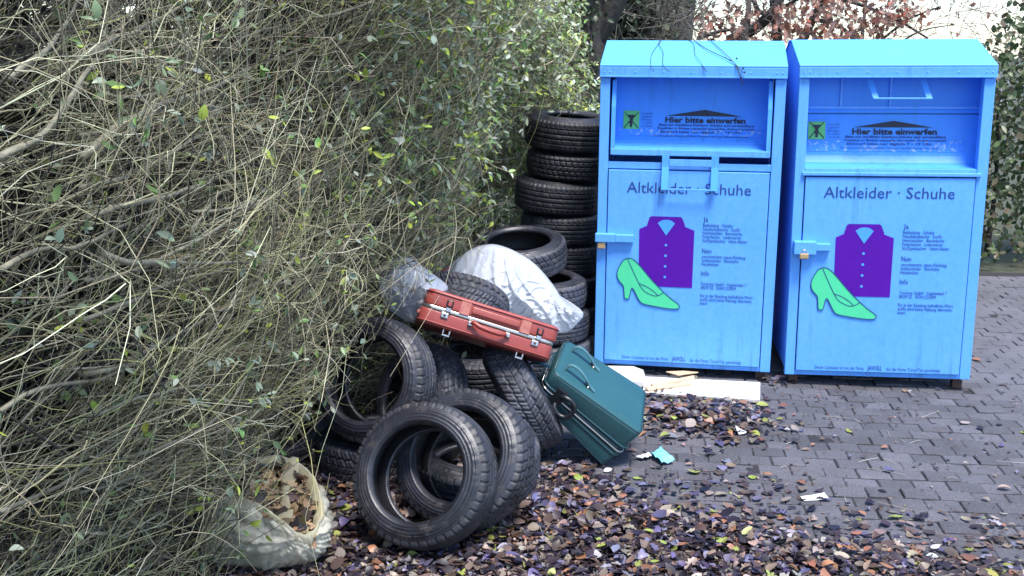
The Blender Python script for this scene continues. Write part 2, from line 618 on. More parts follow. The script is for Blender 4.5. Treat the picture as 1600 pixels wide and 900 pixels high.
def container(x, y, yaw, lean, first):
    t = empty('clothes_container', (x, y, 0), Euler((0, lean, yaw), 'XYZ'))
    z = Z0
    bl = M['blue']

    def bxs(name, lst, mat=bl, parent=t, bev=.004, seg=2):
        return boxes(name, [(a, b, c, d, e + z, f + z) for a, b, c, d, e, f in lst], mat, parent, bev, seg)
    # sheet steel sides, back and bottom
    for nm, xa, xb in (('side_panel', .004, .012), ('side_panel', W - .012, W - .004)):
        bm = bmesh.new()
        prof = [(.012, .03), (DEP - .02, .03), (DEP - .02, RIDGE - .19), (RUN + .1, RIDGE - .012), (RUN, RIDGE - .012), (.012, HT - .012)]
        va = [bm.verts.new((xa, d, v + z)) for d, v in prof]
        vb = [bm.verts.new((xb, d, v + z)) for d, v in prof]
        bm.faces.new(va)
        bm.faces.new(list(reversed(vb)))
        for i in range(len(prof)):
            j = (i + 1) % len(prof)
            bm.faces.new((va[i], vb[i], vb[j], va[j]))
        bmesh.ops.recalc_face_normals(bm, faces=bm.faces[:])
        me = bpy.data.meshes.new(nm)
        bm.to_mesh(me)
        bm.free()
        link(nm, me, bl, t)
    bxs('back_panel', [(.0125, W - .0125, DEP - .018, DEP - .010, .03, RIDGE - .2)])
    bxs('floor_panel', [(.0125, W - .0125, .02, DEP - .022, .012, .022)])
    # corner posts and bottom rail
    bxs('corner_post', [(0, .061, -.002, .06, .0, HL)])
    bxs('corner_post', [(W - .065, W, -.002, .06, .0, HL)])
    bxs('base_rail', [(.0615, W - .0655, .004, .05, .0, .03)], M['blue_rusty'])
    # roof: sloping front sheet, ridge strip, back slope and the fascia
    def prism(name, prof, x0, x1, mat=bl):
        bm = bmesh.new()
        va = [bm.verts.new((x0, d, v + z)) for d, v in prof]
        vb = [bm.verts.new((x1, d, v + z)) for d, v in prof]
        bm.faces.new(va)
        bm.faces.new(list(reversed(vb)))
        for i in range(len(prof)):
            j = (i + 1) % len(prof)
            bm.faces.new((va[i], vb[i], vb[j], va[j]))
        bmesh.ops.recalc_face_normals(bm, faces=bm.faces[:])
        bmesh.ops.bevel(bm, geom=bm.edges[:], offset=.003, segments=1, affect='EDGES')
        me = bpy.data.meshes.new(name)
        bm.to_mesh(me)
        bm.free()
        return link(name, me, mat, t)
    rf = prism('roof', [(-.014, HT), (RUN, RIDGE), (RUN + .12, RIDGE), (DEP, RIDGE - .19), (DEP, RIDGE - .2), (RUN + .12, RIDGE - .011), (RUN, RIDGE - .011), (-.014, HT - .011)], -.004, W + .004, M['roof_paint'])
    fa = bxs('fascia', [(-.004, W + .004, -.016, -.004, HL + .002, HT - .0125)], M['blue_rusty'], bev=.003)
    bxs('drip_edge', [(-.003, W + .003, -.021, -.0165, HL + .003, HL + .013)], M['blue_rusty'], bev=.002)
    rv = bmesh.new()
    rvl = []
    for u in (.025, .06, .22, .4, .57, .75, .93, W - .06, W - .025):
        bmesh.ops.create_uvsphere(rv, u_segments=8, v_segments=5, radius=.006, matrix=Matrix.Translation((u, -.016, HL + .035 + z)) @ Matrix.Diagonal((1, .5, 1, 1)))
    me = bpy.data.meshes.new('rivets')
    rv.to_mesh(me)
    rv.free()
    tag(link('rivets', me, bl, fa), kind='stuff')
    # feet
    for fx in (.03, W - .09):
        for fy in (.05, DEP - .12):
            boxes('foot', [(fx, fx + .06, fy, fy + .06, -.004, z + .012)], M['dark_steel'], t, .003)
    # door
    dt = 1.302 if first else 1.281
    door = bxs('door', [(.0665, W - .0705, -.012, .004, .033, dt)], bev=.004)
    dk = -.0145
    du, dv = (0, 0) if first else (-.006, -.017)
    ink = M['ink']
    front_text(door, 'Altkleider · Schuhe', .187 + du, 1.158 + z + (0 if first else -.004), ink, width=.783, size=.1, depth=dk)
    y0 = z + dv
    sh = [(.338, 1.000), (.352, 1.008), (.537, 1.008), (.547, 1.000), (.566, .955), (.566, .945), (.627, .922), (.627, .546), (.281, .546), (.275, .922), (.325, .945), (.325, .955)]
    flat_shape(door, 'shirt_print', [(a + du, b + y0) for a, b in sh], M['purple'], dk)
    col_ = [(.392, .965)] + spl2([(.392, .965), (.42, .983), (.447, .987), (.475, .983), (.502, .965)], 4)[1:] + [(.448, .885)]
    flat_shape(door, 'collar_print', [(a + du, b + y0) for a, b in col_], bl, dk - .002)
    for bv in (.822, .752, .682, .612):
        flat_shape(door, 'button_print', [(.449 + du + .0085 * cos(k * pi / 6), bv + y0 + .0085 * sin(k * pi / 6)) for k in range(12)], bl, dk - .002)
    shoe = spl2([(.206, .728), (.178, .712), (.150, .665), (.139, .621), (.150, .580), (.180, .545), (.187, .510), (.192, .462), (.205, .456), (.222, .460), (.228, .490), (.236, .526), (.250, .520), (.285, .455), (.315, .428), (.400, .412), (.480, .402), (.530, .402), (.552, .414), (.540, .436), (.500, .465), (.455, .502), (.425, .530), (.370, .585), (.300, .665), (.262, .705), (.232, .726)], 4)
    flat_shape(door, 'shoe_print', [(a + du, b + y0) for a, b in shoe], M['mint'], dk - .003)
    ln = [(a + du, b + y0) for a, b in shoe]
    stroke(door, 'shoe_outline', ln + [ln[0]], .0055, ink, dk - .0045)
    for pp in ([(.206, .722), (.235, .660), (.285, .560), (.318, .515), (.370, .488), (.405, .485), (.436, .502), (.448, .512)], [(.285, .562), (.340, .540), (.385, .510), (.408, .487)]):
        stroke(door, 'shoe_seam', [(a + du, b + y0) for a, b in spl2(pp, 5)], .0045, ink, dk - .0045)
    tw = {}
    for body, v, wd, sz in (('Ja', .983, .030, .045), ('Bekleidung · Schuhe ·', .951, .197, .03), ('Haushaltswäsche · Stoffe ·', .926, .243, .03), ('Heimtextilien · Bettwäsche', .901, .248, .03), ('Federbetten · Lederwaren', .876, .240, .03), ('Stoffspielsachen · Inline-Skater', .851, .282, .03),
                            ('Nein', .778, .060, .045), ('verschmutzte, nasse Kleidung', .747, .275, .03), ('Schlittschuhe · Skischuhe', .722, .232, .03), ('Heizdecken', .697, .108, .03),
                            ('Info', .631, .050, .045), ('Toruntex GmbH · Vogelwinkel 7', .567, .288, .03), ('38259 SZ · 05341/223699', .542, .225, .03),
                            ('Für in der Kleidung befindliche Wert-', .488, .337, .03), ('stoffe wird keine Haftung übernom-', .463, .330, .03), ('men!', .438, .047, .03)):
        front_text(door, body, .681 + du, v + y0, ink, width=wd, size=sz, bold=.0002, depth=dk)
    front_text(door, 'Dieser Container ist von der Firma', .186, .050 + z, ink, width=.305, size=.03, depth=dk)
    front_text(door, 'JAWOLL', .515, .050 + z, ink, width=.088, size=.042, bold=.0003, depth=dk)
    front_text(door, 'für die Firma TorunTex genehmigt.', .632, .050 + z, ink, width=.335, size=.03, depth=dk)
    # sill between door and mouth
    if first:
        bxs('sill', [(.0615, W - .0655, .0, .04, 1.308, 1.352)])
    else:
        bxs('sill', [(.0615, W - .0655, .0, .04, 1.300, 1.335)])
        bxs('sill_rail', [(.043, W - .04, -.022, -.0025, 1.289, 1.313)], M['blue_rusty'], bev=.005)
    # lock bar across the post and the padlock under it
    if first:
        lk = bxs('lock_bar', [(-.008, .120, -.052, -.003, .832, .888), (.1205, .24, -.048, -.0125, .834, .885)], bev=.005)
        pb, py = (.008, .058, .788, .829), -.045
    else:
        lk = bxs('lock_bar', [(.012, .148, -.062, -.003, .798, .881), (.1485, .237, -.05, -.0125, .821, .868)], bev=.005)
        pb, py = (.045, .100, .775, .81), -.085
    bmp = boxes('padlock', [(pb[0], pb[1], py, py + .02, pb[2] + z, pb[3] + z)], M['brass'], lk, .006, 2)
    cx = (pb[0] + pb[1]) / 2
    sk = tube([(cx + .016 * cos(a), py + .01, pb[3] + z + .022 * sin(a)) for a in np.linspace(0, pi, 9)], .004, 6)
    link('shackle', mesh('shackle', sk[0], sk[1], True), M['steel'], lk)
    # the mouth
    if first:
        prof = [(.004, 1.437), (.13, 1.446), (.175, 1.466), (.205, 1.505), (.225, 1.56), (.24, 1.64), (.262, 1.76), (.285, 1.90), (.295, 1.97)]
    else:
        prof = [(.004, 1.336), (.09, 1.342), (.135, 1.36), (.165, 1.40), (.185, 1.46), (.205, 1.56), (.222, 1.655)]
    fl = link('drop_flap' if first else 'drop_drum', mesh('flap', *chute([(a, b + z) for a, b in prof], .08 if first else .0125, W - .08 if first else W - .0125), smooth=False), bl, t)

    def on(u, v):
        # point on the sloping sheet seen at height v
        vv = v
        for (d0, a), (d1, b) in zip(prof[:-1], prof[1:]):
            if a + z <= vv <= b + z:
                k = (vv - a - z) / (b - a)
                return (u, d0 + (d1 - d0) * k - .0055, vv + .002)
        return (u, prof[-1][0], vv)
    bi = M['black_ink']
    v0_, v1_ = (1.505, 1.552) if first else (1.425, 1.49)
    wv_, wf_ = [], []
    for k in range(25):
        u_ = .10 + (W - .2) * k / 24
        jt = .006 * noise.noise((u_ * 9, 2.0, 5.0 + first))
        for vv in (v0_ + jt, (v0_ + v1_) / 2, v1_ + jt):
            q = on(u_, vv + z)
            wv_.append((q[0], q[1] + .003, q[2]))
    for k in range(24):
        for m_ in (0, 1):
            a_ = 3 * k + m_
            wf_.append((a_, a_ + 3, a_ + 4, a_ + 1))
    link('worn_band', mesh('worn_band', wv_, wf_, True), M['blue_scuffed'], fl)
    if first:
        a0, h0, g0, k0 = .428, .409, (.136, .240, 1.546, 1.664), -.008
    else:
        a0, h0, g0, k0 = .385, .368, (.096, .202, 1.497, 1.607), -.070
    flat_shape(fl, 'arrow_print', [(a0 - .01, 1.643 + z + k0), (a0 + .235, 1.683 + z + k0), (a0 + .475, 1.643 + z + k0)], bi, 0, on)
    front_text(fl, 'Hier bitte einwerfen', h0, 1.600 + z + k0, bi, width=.515, size=.05, height=.036, bold=.0016, fn=on)
    front_text(fl, 'Bitte nur tragfähige Kleidung, Schuhe und verwendbare', h0 - .04, 1.578 + z + k0, ink, width=.61, size=.02, bold=.0006, fn=on)
    front_text(fl, 'Textilien in Säcken verpackt einwerfen. Keine Lumpen!', h0 - .05, 1.557 + z + k0, ink, width=.62, size=.018, bold=.0004, fn=on)
    front_text(fl, 'Einwurf bitte nur täglich 7 - 19 Uhr', h0 - .03, 1.534 + z + k0, ink, width=.52, size=.02, bold=.0005, fn=on)
    front_text(fl, 'Für eventuell in der Kleidung befindliche Wertsachen wird keine Haftung übernommen.', h0 - .07, 1.510 + z + k0, ink, width=.60, size=.018, fn=on)
    gx0, gx1, gz0, gz1 = g0
    st = flat_shape(fl, 'green_sticker', [(gx0, gz0 + z), (gx0, (gz0 + gz1) / 2 + z), (gx0, gz1 + z), (gx1, gz1 + z), (gx1, (gz0 + gz1) / 2 + z), (gx1, gz0 + z)], M['green_sticker'], 0, lambda u, v: (on(u, v)[0], on(u, v)[1], on(u, v)[2]))

    def on2(u, v):
        q = on(u, v)
        return (q[0], q[1] - .004, q[2])
    gc = (gx0 + gx1) / 2
    def S(x, y): return (gc + x * .1, gz0 + z + .058 + y * .11)
    for pts in ([S(-.28, .22), S(.28, .22), S(.22, .30), S(-.22, .30)], [S(-.13, .1), S(.15, .1), S(.2, .22), S(-.2, .22)], [S(-.07, -.42), S(.06, -.42), S(.12, .1), S(-.1, .1)], [S(-.2, -.22), S(.02, -.1), S(.02, 0), S(-.2, -.1)], [S(-.48, .46), S(-.44, .48), S(.48, -.44), S(.44, -.48)], [S(.48, .46), S(.44, .48), S(-.48, -.44), S(-.44, -.48)]):
        flat_shape(fl, 'sticker_figure', pts, bi, 0, on2)
    for k, body in enumerate(('Toruntex GmbH', 'Vogelwinkel 7', '38259 Salzgitter', 'Tel. 05341', '/ 22 36 99')):
        front_text(fl, body, gx1 + .012, gz1 - .022 - k * .02 + z, ink, width=.075, size=.016, fn=on)
    if first:
        for s, xa in ((0, .0775), (1, W - .0775)):
            # triangular cheeks of the tilting tray with a turned edge
            c0, c1 = (xa - .002, xa + .002)
            bm = bmesh.new()
            pr = [(-.004, 1.437), (.13, 1.44), (.20, 1.49), (.28, 1.87), (.05, 1.868), (.012, 1.70)]
            va = [bm.verts.new((c0, d, v + z)) for d, v in pr]
            vb = [bm.verts.new((c1, d, v + z)) for d, v in pr]
            bm.faces.new(va)
            bm.faces.new(list(reversed(vb)))
            for i in range(len(pr)):
                j = (i + 1) % len(pr)
                bm.faces.new((va[i], vb[i], vb[j], va[j]))
            bmesh.ops.recalc_face_normals(bm, faces=bm.faces[:])
            me = bpy.data.meshes.new('tray_cheek')
            bm.to_mesh(me)
            bm.free()
            link('tray_cheek', me, bl, fl)
            e0, e1 = (xa - .002, xa + .024) if s == 0 else (xa - .024, xa + .002)
            V = []
            for d, v in ((-.012, 1.437), (.004, 1.70), (.045, 1.868)):
                V += [(e0, d, v + z), (e1, d, v + z), (e0, d + .006, v + z), (e1, d + .006, v + z)]
            Fq = [(0, 1, 3, 2), (8, 10, 11, 9)]
            for q in (0, 4):
                Fq += [(q, q + 4, q + 5, q + 1), (q + 2, q + 3, q + 7, q + 6), (q, q + 2, q + 6, q + 4), (q + 1, q + 5, q + 7, q + 3)]
            link('tray_edge', mesh('tray_edge', V, Fq), bl, fl)
        bxs('tray_lip', [(.075, W - .075, -.016, .003, 1.396, 1.4365)], parent=fl)
        # handle: two flat arms bent outwards, a bar between them and one at the end
        hroot = bxs('handle', [(.4515, .7155, -.064, -.052, 1.184, 1.195)], bev=.002)
        for ua in (.406, .716):
            hv, hf = [], []
            b = 0
            for d, v in ((-.0175, 1.405), (-.022, 1.33), (-.06, 1.186)):
                hv += [(ua, d, v + z), (ua + .045, d, v + z), (ua + .045, d + .006, v + z + .001), (ua, d + .006, v + z + .001)]
            for q in (0, 4):
                for k in range(4):
                    hf.append((b + q + k, b + q + (k + 1) % 4, b + q + 4 + (k + 1) % 4, b + q + 4 + k))
            hf += [(b + 3, b + 2, b + 1, b), (b + 8, b + 9, b + 10, b + 11)]
            h = link('handle_arm', mesh('handle_arm', hv, hf), bl, hroot)
        bxs('cross_bar', [(.4515, .7155, -.026, -.02, 1.334, 1.377)], parent=hroot, bev=.002)
    else:
        # upper panel of the drum with seams, and the handle swung inwards
        up = link('drum_panel', mesh('drum_panel', *chute([(.226, 1.662 + z), (.222, 1.70 + z), (.235, 1.95 + z)], .0125, W - .0125)), bl, t)
        for u in (.285, .585):
            boxes('panel_seam', [(u, u + .012, .212, .219, 1.705 + z, 1.95 + z)], bl, up, .001)
        boxes('panel_seam', [(.0125, W - .0125, .206, .219, 1.690 + z, 1.704 + z)], bl, up, .001)
        hroot = bxs('handle', [(.445, .794, -.002, .0085, 1.757, 1.767)], bev=.002)
        for ua, ub in ((.405, .445), (.72, .76)):
            hv, hf = [], []
            b = 0
            for d, v, k in ((.07, 1.90, 0), (.05, 1.84, .45), (.01, 1.765, 1)):
                x_ = ua + (ub - ua) * k
                hv += [(x_, d, v + z), (x_ + .034, d, v + z), (x_ + .034, d + .006, v + z + .004), (x_, d + .006, v + z + .004)]
            for q in (0, 4):
                for k in range(4):
                    hf.append((b + q + k, b + q + (k + 1) % 4, b + q + 4 + (k + 1) % 4, b + q + 4 + k))
            hf += [(b + 3, b + 2, b + 1, b), (b + 8, b + 9, b + 10, b + 11)]
            link('handle_arm', mesh('handle_arm', hv, hf), bl, hroot)
    return t


C1 = container(.5505, 7.0307, -.1708, .0058, True)
tag(C1, 'light blue clothes container left, tilting tray with U handle below its mouth', 'container', 'clothes containers side by side')
C2 = container(1.7651, 6.7713, -.1199, -.0037, False)
tag(C2, 'light blue clothes container at right, handle swung up inside its open mouth', 'container', 'clothes containers side by side')


# ------------------------------------------------------------------ tyres
def sstep(a, b, x):
    t = np.clip((x - a) / (b - a), 0, 1)
    return t * t * (3 - 2 * t)


def tyre_parts(pattern, R=.315, w=.205, rb=.205, pitch=54, seed=0):
    """meshes of tread, the two sidewalls and the inner liner; the axis is local Z"""
    hw = w / 2
    tw = hw * .86                       # half width of the tread
    nA = pitch * 10
    nS = 44
    A = np.arange(nA) * 2 * pi / nA
    s = np.linspace(-1, 1, nS + 1)
    ph = np.arange(nA) / 10.0            # in pitches
    SS, PP = np.meshgrid(s, ph)
    dep = np.zeros_like(SS)
    gz = lambda x, c, h: (np.abs(x - c) < h).astype(float)
    if pattern == 'rib':
        for c in (-.5, -.17, .17, .5):
            dep = np.maximum(dep, gz(SS, c, .045))
        fr = (PP + .35 * SS) % 1
        dep = np.maximum(dep, ((fr < .15) & (np.abs(SS) > .62)).astype(float))
        fr2 = (PP * .5 + .6 * SS) % 1
        dep = np.maximum(dep, .5 * ((fr2 < .09) & (np.abs(SS) > .2) & (np.abs(SS) < .48)))
    elif pattern == 'winter':
        for c in (-.42, .42):
            dep = np.maximum(dep, gz(SS, c + .04 * np.sin(PP * 2 * pi), .05))
        dep = np.maximum(dep, gz(SS, 0, .035))
        fr = (PP + 1.1 * np.abs(SS)) % 1
        dep = np.maximum(dep, (fr < .16).astype(float))
        fr3 = (PP + 1.1 * np.abs(SS) + .5) % 1
        dep = np.maximum(dep, .5 * (fr3 < .09))
    else:                                # slanted blocks
        for c in (-.6, -.2, .2, .6):
            dep = np.maximum(dep, gz(SS, c, .04))
        fr = (PP + .9 * SS) % 1
        dep = np.maximum(dep, ((fr < .18) & (np.abs(SS) > .22)).astype(float))
        dep = np.maximum(dep, .6 * (((PP - .8 * SS) % 1 < .17) & (np.abs(SS) < .18)))
    edge = np.abs(SS)
    r = R - .010 * SS ** 2 - .020 * np.clip((edge - .82) / .18, 0, 1) ** 2 - .0095 * dep * (edge < .99)
    zz = SS * tw
    zz = zz + np.sign(SS) * 0
    AA = np.repeat(A[:, None], nS + 1, 1)
    V = np.stack([r * np.cos(AA), r * np.sin(AA), zz], -1).reshape(-1, 3)
    i, j = np.meshgrid(np.arange(nA), np.arange(nS), indexing='ij')
    q = lambda a, b: (a % nA) * (nS + 1) + b
    Fc = np.stack([q(i, j), q(i + 1, j), q(i + 1, j + 1), q(i, j + 1)], -1).reshape(-1, 4)
    tread = npmesh('tread', V, Fc)

    def lathe(prof, n, name, lug=False):
        P = np.array(prof)
        a = np.arange(n) * 2 * pi / n
        rr = np.repeat(P[None, :, 0], n, 0)
        z_ = np.repeat(P[None, :, 1], n, 0)
        if lug:
            # faint raised band of lettering-like relief and wavy scuffs on the wall
            an = np.repeat(a[:, None], len(P), 1)
            band = ((rr > rb + .052) & (rr < rb + .072))
            blk = ((np.sin(an * 61) + np.sin(an * 37 + 1)) > .5) & ((np.sin(an * 3 + seed) > .1))
            z_ = z_ + np.sign(z_) * .0028 * (band & blk)
        V = np.stack([rr * np.cos(a)[:, None], rr * np.sin(a)[:, None], z_], -1).reshape(-1, 3)
        m = len(P)
        i, j = np.meshgrid(np.arange(n), np.arange(m - 1), indexing='ij')
        q = lambda a, b: (a % n) * m + b
        Fc = np.stack([q(i, j), q(i + 1, j), q(i + 1, j + 1), q(i, j + 1)], -1).reshape(-1, 4)
        return npmesh(name, V, Fc, smooth=True)
    r0 = R - .030
    H = R - rb
    walls = []
    for sg in (1, -1):
        prof = [(r0 + .0004, tw), (R - .036, tw + .004), (R - .045, tw + .007), (R - .047, tw + .0095), (R - .051, tw + .0095), (R - .053, tw + .008)]
        for k in range(1, 9):
            t = k / 8
            rr = (R - .053) + (rb + .028 - (R - .053)) * t
            zz_ = tw + .008 + (hw - tw - .004) * sin(pi * min(1, t * .62 + .1)) * .9 + .002 * sin(t * 9)
            prof.append((rr, zz_))
        ze = prof[-1][1]
        prof += [(rb + .024, ze + .003), (rb + .018, ze + .003), (rb + .012, ze - .004), (rb + .004, ze - .010), (rb, ze - .017), (rb + .001, ze - .030), (rb + .010, ze - .034)]
        walls.append(lathe([(a, b * sg) for a, b in prof], 180, 'sidewall', True))
    zi = prof[-1][1]
    lp = [(rb + .010, zi), (rb + .05, zi + .004), (R - .05, tw - .004), (R - .026, tw - .022), (R - .021, 0), (R - .026, -tw + .022), (R - .05, -tw + .004), (rb + .05, -zi - .004), (rb + .010, -zi)]
    liner = lathe(lp, 72, 'inner_liner')
    tread.materials.append(M['tread'])
    for x_ in walls: x_.materials.append(M['sidewall'])
    liner.materials.append(M['liner'])
    return tread, walls, liner


TY = {
    'rib': tyre_parts('rib', pitch=46, seed=1),
    'winter': tyre_parts('winter', pitch=40, seed=2),
    'block': tyre_parts('block', pitch=44, seed=3),
    'wide': tyre_parts('rib', R=.33, w=.225, rb=.205, pitch=52, seed=4),
}
TYW = {'rib': .205, 'winter': .205, 'block': .205, 'wide': .225}


def tyre(C, n, kind, label, spin=0.0, group=None, scale=1.0):
    n = Vector(n).normalized()
    t = empty('tyre', C, (Matrix.Rotation(0, 3, 'Z')))
    q = n.to_track_quat('Z', 'Y').to_matrix() @ Matrix.Rotation(spin, 3, 'Z')
    t.rotation_euler = q.to_euler()
    t.scale = (scale, scale, scale)
    tr, wl, li = TY[kind]
    link('tread', tr, None, t)
    for x_ in wl: link('sidewall', x_, None, t)
    link('inner_liner', li, None, t)
    tag(t, label, 'tyre', group or 'worn tyres dumped in a heap')
    return t


def nvec(a, el):                       # axis towards the camera, turned a degrees to the left, raised el degrees
    a, el = radians(a), radians(el)
    return Vector((-sin(a) * cos(el), -cos(a) * cos(el), sin(el)))


def standing(px, py, a, el, kind, label, R=.315, spin=0, lift=0.0):
    """tyre leaning on the ground; (px, py) is the centre of the face we see"""
    n = nvec(a, el)
    hw = TYW[kind] / 2
    cz = R * cos(radians(el)) + hw * .95 * sin(radians(el)) + lift
    Fp = atz(px, py, cz + n.z * hw)
    return tyre(Fp - n * hw, n, kind, label, spin)


# the row leaning in front
standing(650, 738, 20, 28, 'rib', 'front tyre, nearest the camera, leaning back with leaves caught in its rim', spin=.3)
standing(712, 710, 25, 31, 'block', 'tyre leaning close behind the front tyre, brown dust along its rim', spin=1.0)
c3 = atz(737, 717, .205)
tyre((c3.x, c3.y + .06, .190), (.04, -.30, 1), 'wide', 'tyre lying flat on the paving, seen through the hole of the front tyre', spin=.5)
# upright tyre at the hedge and those around it
c5 = at(569, 592, 5.08)
n5 = nvec(25, 20)
tyre(c5 - n5 * .1, n5, 'rib', 'upright tyre at the edge of the bare twigs, open side towards the camera', spin=.2)
c6 = at(634, 622, 5.45)
n6 = nvec(52, 20)
tyre(c6 - n6 * .1, n6, 'block', 'tyre standing under the left end of the red suitcase, grey tread showing', spin=.8)
tyre((-.70, 5.33, .104), (0, .02, 1), 'winter', 'tyre lying flat in shade under the upright tyre by the twigs', spin=.1)
tyre((-1.22, 5.35, .33), nvec(-28, 12), 'rib', 'tyre half hidden among bare twigs, left of the upright tyre', spin=.7)
tyre((.055, 5.50, .335), (.88, .14, .45), 'winter', 'tyre standing on edge against the teal suitcase, chunky tread towards the camera', spin=.4)
# hidden base of the heap
tyre((-.22, 6.12, .104), (.02, .02, 1), 'block', 'lowest flat tyre in the dark gap below the red suitcase', spin=.4)
tyre((-.19, 6.15, .312), (-.03, -.03, 1), 'rib', 'flat tyre second from the ground in the dark gap below the red suitcase', spin=.9)
tyre((-.33, 6.10, .665), (.12, .62, .77), 'winter', 'tyre with muddy block tread above the red suitcase, half inside the white bag', spin=.3)
# low stack beside the white bag
X2, Y2 = .19, 7.16
tyre((X2 + .02, Y2, .112), (0, .01, 1), 'wide', 'bottom tyre of the low stack beside the white bag', spin=.2, group='tyres of the low stack')
tyre((X2 + .022, Y2, .330), (.03, -.02, 1), 'rib', 'second tyre from the ground in the low stack beside the white bag', spin=.6, group='tyres of the low stack')
tyre((X2, Y2, .542), (.03, -.05, 1), 'block', 'tyre just under the tilted top tyre of the low stack', spin=1.1, group='tyres of the low stack')
c9 = at(811, 374, 7.08)
n9 = Vector((-.05, -.20, 1)).normalized()
tyre(c9 - n9 * .1, n9, 'winter', 'tilted top tyre of the low stack, wide hole above the white bag', spin=.7, group='tyres of the low stack')
# tall stack at the container
zc = .0
XS, YS = .375, 8.28
names = ['bottom tyre of the tall dark stack behind the left container', 'second tyre from the ground in the tall dark stack', 'third tyre from the ground in the tall dark stack', 'fourth tyre from the top of the tall dark stack', 'wide tyre third from the top of the tall dark stack, jutting left', 'narrow tyre second from the top of the tall dark stack', 'top tyre of the tall dark stack, its hole just visible']
kinds = ['wide', 'rib', 'wide', 'rib', 'wide', 'block', 'wide']
sxy = [1.0, 1.03, .98, 1.05, 1.03, 1.0, 1.0]
sz = [1.10, 1.14, 1.10, 1.16, 1.14, 1.0, 1.14]
dx = [.02, .03, .01, .0, -.035, .03, .035]
tl = [0, 0, .01, -.01, -.04, -.05, -.07]
for i in range(7):
    k = kinds[i]
    hgt = TYW[k] * .95 * sz[i]
    zc += .006 if i > 3 else 0
    o_ = tyre((XS + .02 + dx[i], YS, zc + hgt / 2), (.02 + .05 * (i > 3), tl[i] - .01, 1), k, names[i], spin=i * .7, group='tyres of the tall stack')
    o_.scale = (sxy[i], sxy[i], sz[i])
    zc += hgt + (.010 if i > 3 else .002)


# ------------------------------------------------------------------ red suitcase
def rbox(x0, x1, y0, y1, z0, z1, r, edges_r, seg=4):
    """box with strongly rounded corners in the X-Y outline and softly rounded rims"""
    bm = bmesh.new()
    bmesh.ops.create_cube(bm, size=1)
    for v in bm.verts:
        v.co = Vector(((x0 + x1) / 2 + v.co.x * (x1 - x0), (y0 + y1) / 2 + v.co.y * (y1 - y0), (z0 + z1) / 2 + v.co.z * (z1 - z0)))
    ve = [e for e in bm.edges if abs(e.verts[0].co.z - e.verts[1].co.z) > 1e-4]
    bmesh.ops.bevel(bm, geom=ve, offset=r, segments=6, affect='EDGES', profile=.5)
    he = [e for e in bm.edges if abs(e.verts[0].co.z - e.verts[1].co.z) < 1e-4]
    bmesh.ops.bevel(bm, geom=he, offset=edges_r, segments=seg, affect='EDGES', profile=.5)
    me = bpy.data.meshes.new('rbox')
    bm.to_mesh(me)
    bm.free()
    me.shade_smooth()
    return me


Rr = Matrix([[0.9484, -0.1418, 0.2837], [0.0442, 0.9448, 0.3246], [-0.3141, -0.2953, 0.9023]])
rs = empty('suitcase', (-.4678, 5.1943, .8162), Rr)
tag(rs, 'red leatherette suitcase with chrome latches lying across the tyre heap', 'suitcase')
LR, TR_, DR = .692, .178, .42
ms = link('shell_bottom', rbox(0, LR, 0, DR, .0, .084, .05, .016), M['red'], rs)
mt = link('shell_lid', rbox(.010, LR + .006, -.006, DR - .006, .094, TR_, .05, .016), M['red'], rs)
link('closing_rim', rbox(.007, LR - .002, -.004, DR - .008, .079, .098, .05, .002, 1), M['chrome'], rs)
# piping along lid and bottom
for zz, a in ((.016, ms), (TR_ - .014, mt)):
    off = .0 if a is ms else .008
    pts = [(.05 + off, -.003 if a is ms else -.009, zz), (LR - .05 + off, -.003 if a is ms else -.009, zz)]
    pts = [(off - .001, .06, zz), (off + .004, .025, zz), (off + .02, .004 - (a is mt) * .006, zz)] + pts + [(LR - .02 + off, .006 - (a is mt) * .006, zz), (LR - .004 + off, .025, zz), (LR + .001 + off, .06, zz)]
    tube_obj('piping', pts, .0035, M['red'], a, 6)
for u in (.115, .585):
    # latch: black hasp plate on the lid, chrome catch on the rim, lock plate below
    la = boxes('latch', [(u, u + .034, -.016, -.0065, .108, .146)], M['black_plastic'], rs, .006, 2)
    boxes('latch_window', [(u + .008, u + .026, -.0185, -.0162, .114, .140)], M['red'], la, .002)
    boxes('latch_catch', [(u + .003, u + .031, -.017, -.0045, .084, .107)], M['chrome'], la, .003)
    boxes('lock_plate', [(u - .012, u + .026, -.010, .001, .050, .0785)], M['chrome'], la, .004, 2)
    boxes('lock_button', [(u + .001, u + .013, -.014, -.0102, .058, .070)], M['dark_steel'], la, .002)
for u in (.185, .50):
    boxes('strap_tab', [(u, u + .052, -.0105, -.0062, .094, .168)], M['red'], rs, .002)
# moulded ridge between the tabs
boxes('lid_ridge', [(.245, .495, -.016, -.0062, .112, .150)], M['red'], rs, .008, 3, True)
# handle
hp = spline([(.255, -.014, .064), (.272, -.030, .070), (.300, -.040, .060), (.352, -.044, .054), (.405, -.040, .054), (.430, -.030, .060), (.445, -.014, .056)], 5)
hn = tube_obj('handle', hp, [.007] * 4 + [.0125] * (len(hp) - 8) + [.006] * 4, M['red'], rs, 8)
for u in (.243, .435):
    boxes('handle_mount', [(u, u + .026, -.020, .001, .050, .074)], M['chrome'], hn, .004, 2)
# feet / hinge stubs under the case
for u in (.135, .515):
    boxes('buckle', [(u, u + .040, -.006, .006, -.034, -.024), (u, u + .008, -.006, .006, -.0235, -.002), (u + .032, u + .040, -.006, .006, -.0235, -.002)], M['chrome'], rs, .002)
boxes('side_stud', [(-.012, .002, .02, .04, .04, .06)], M['red'], rs, .004, 2)

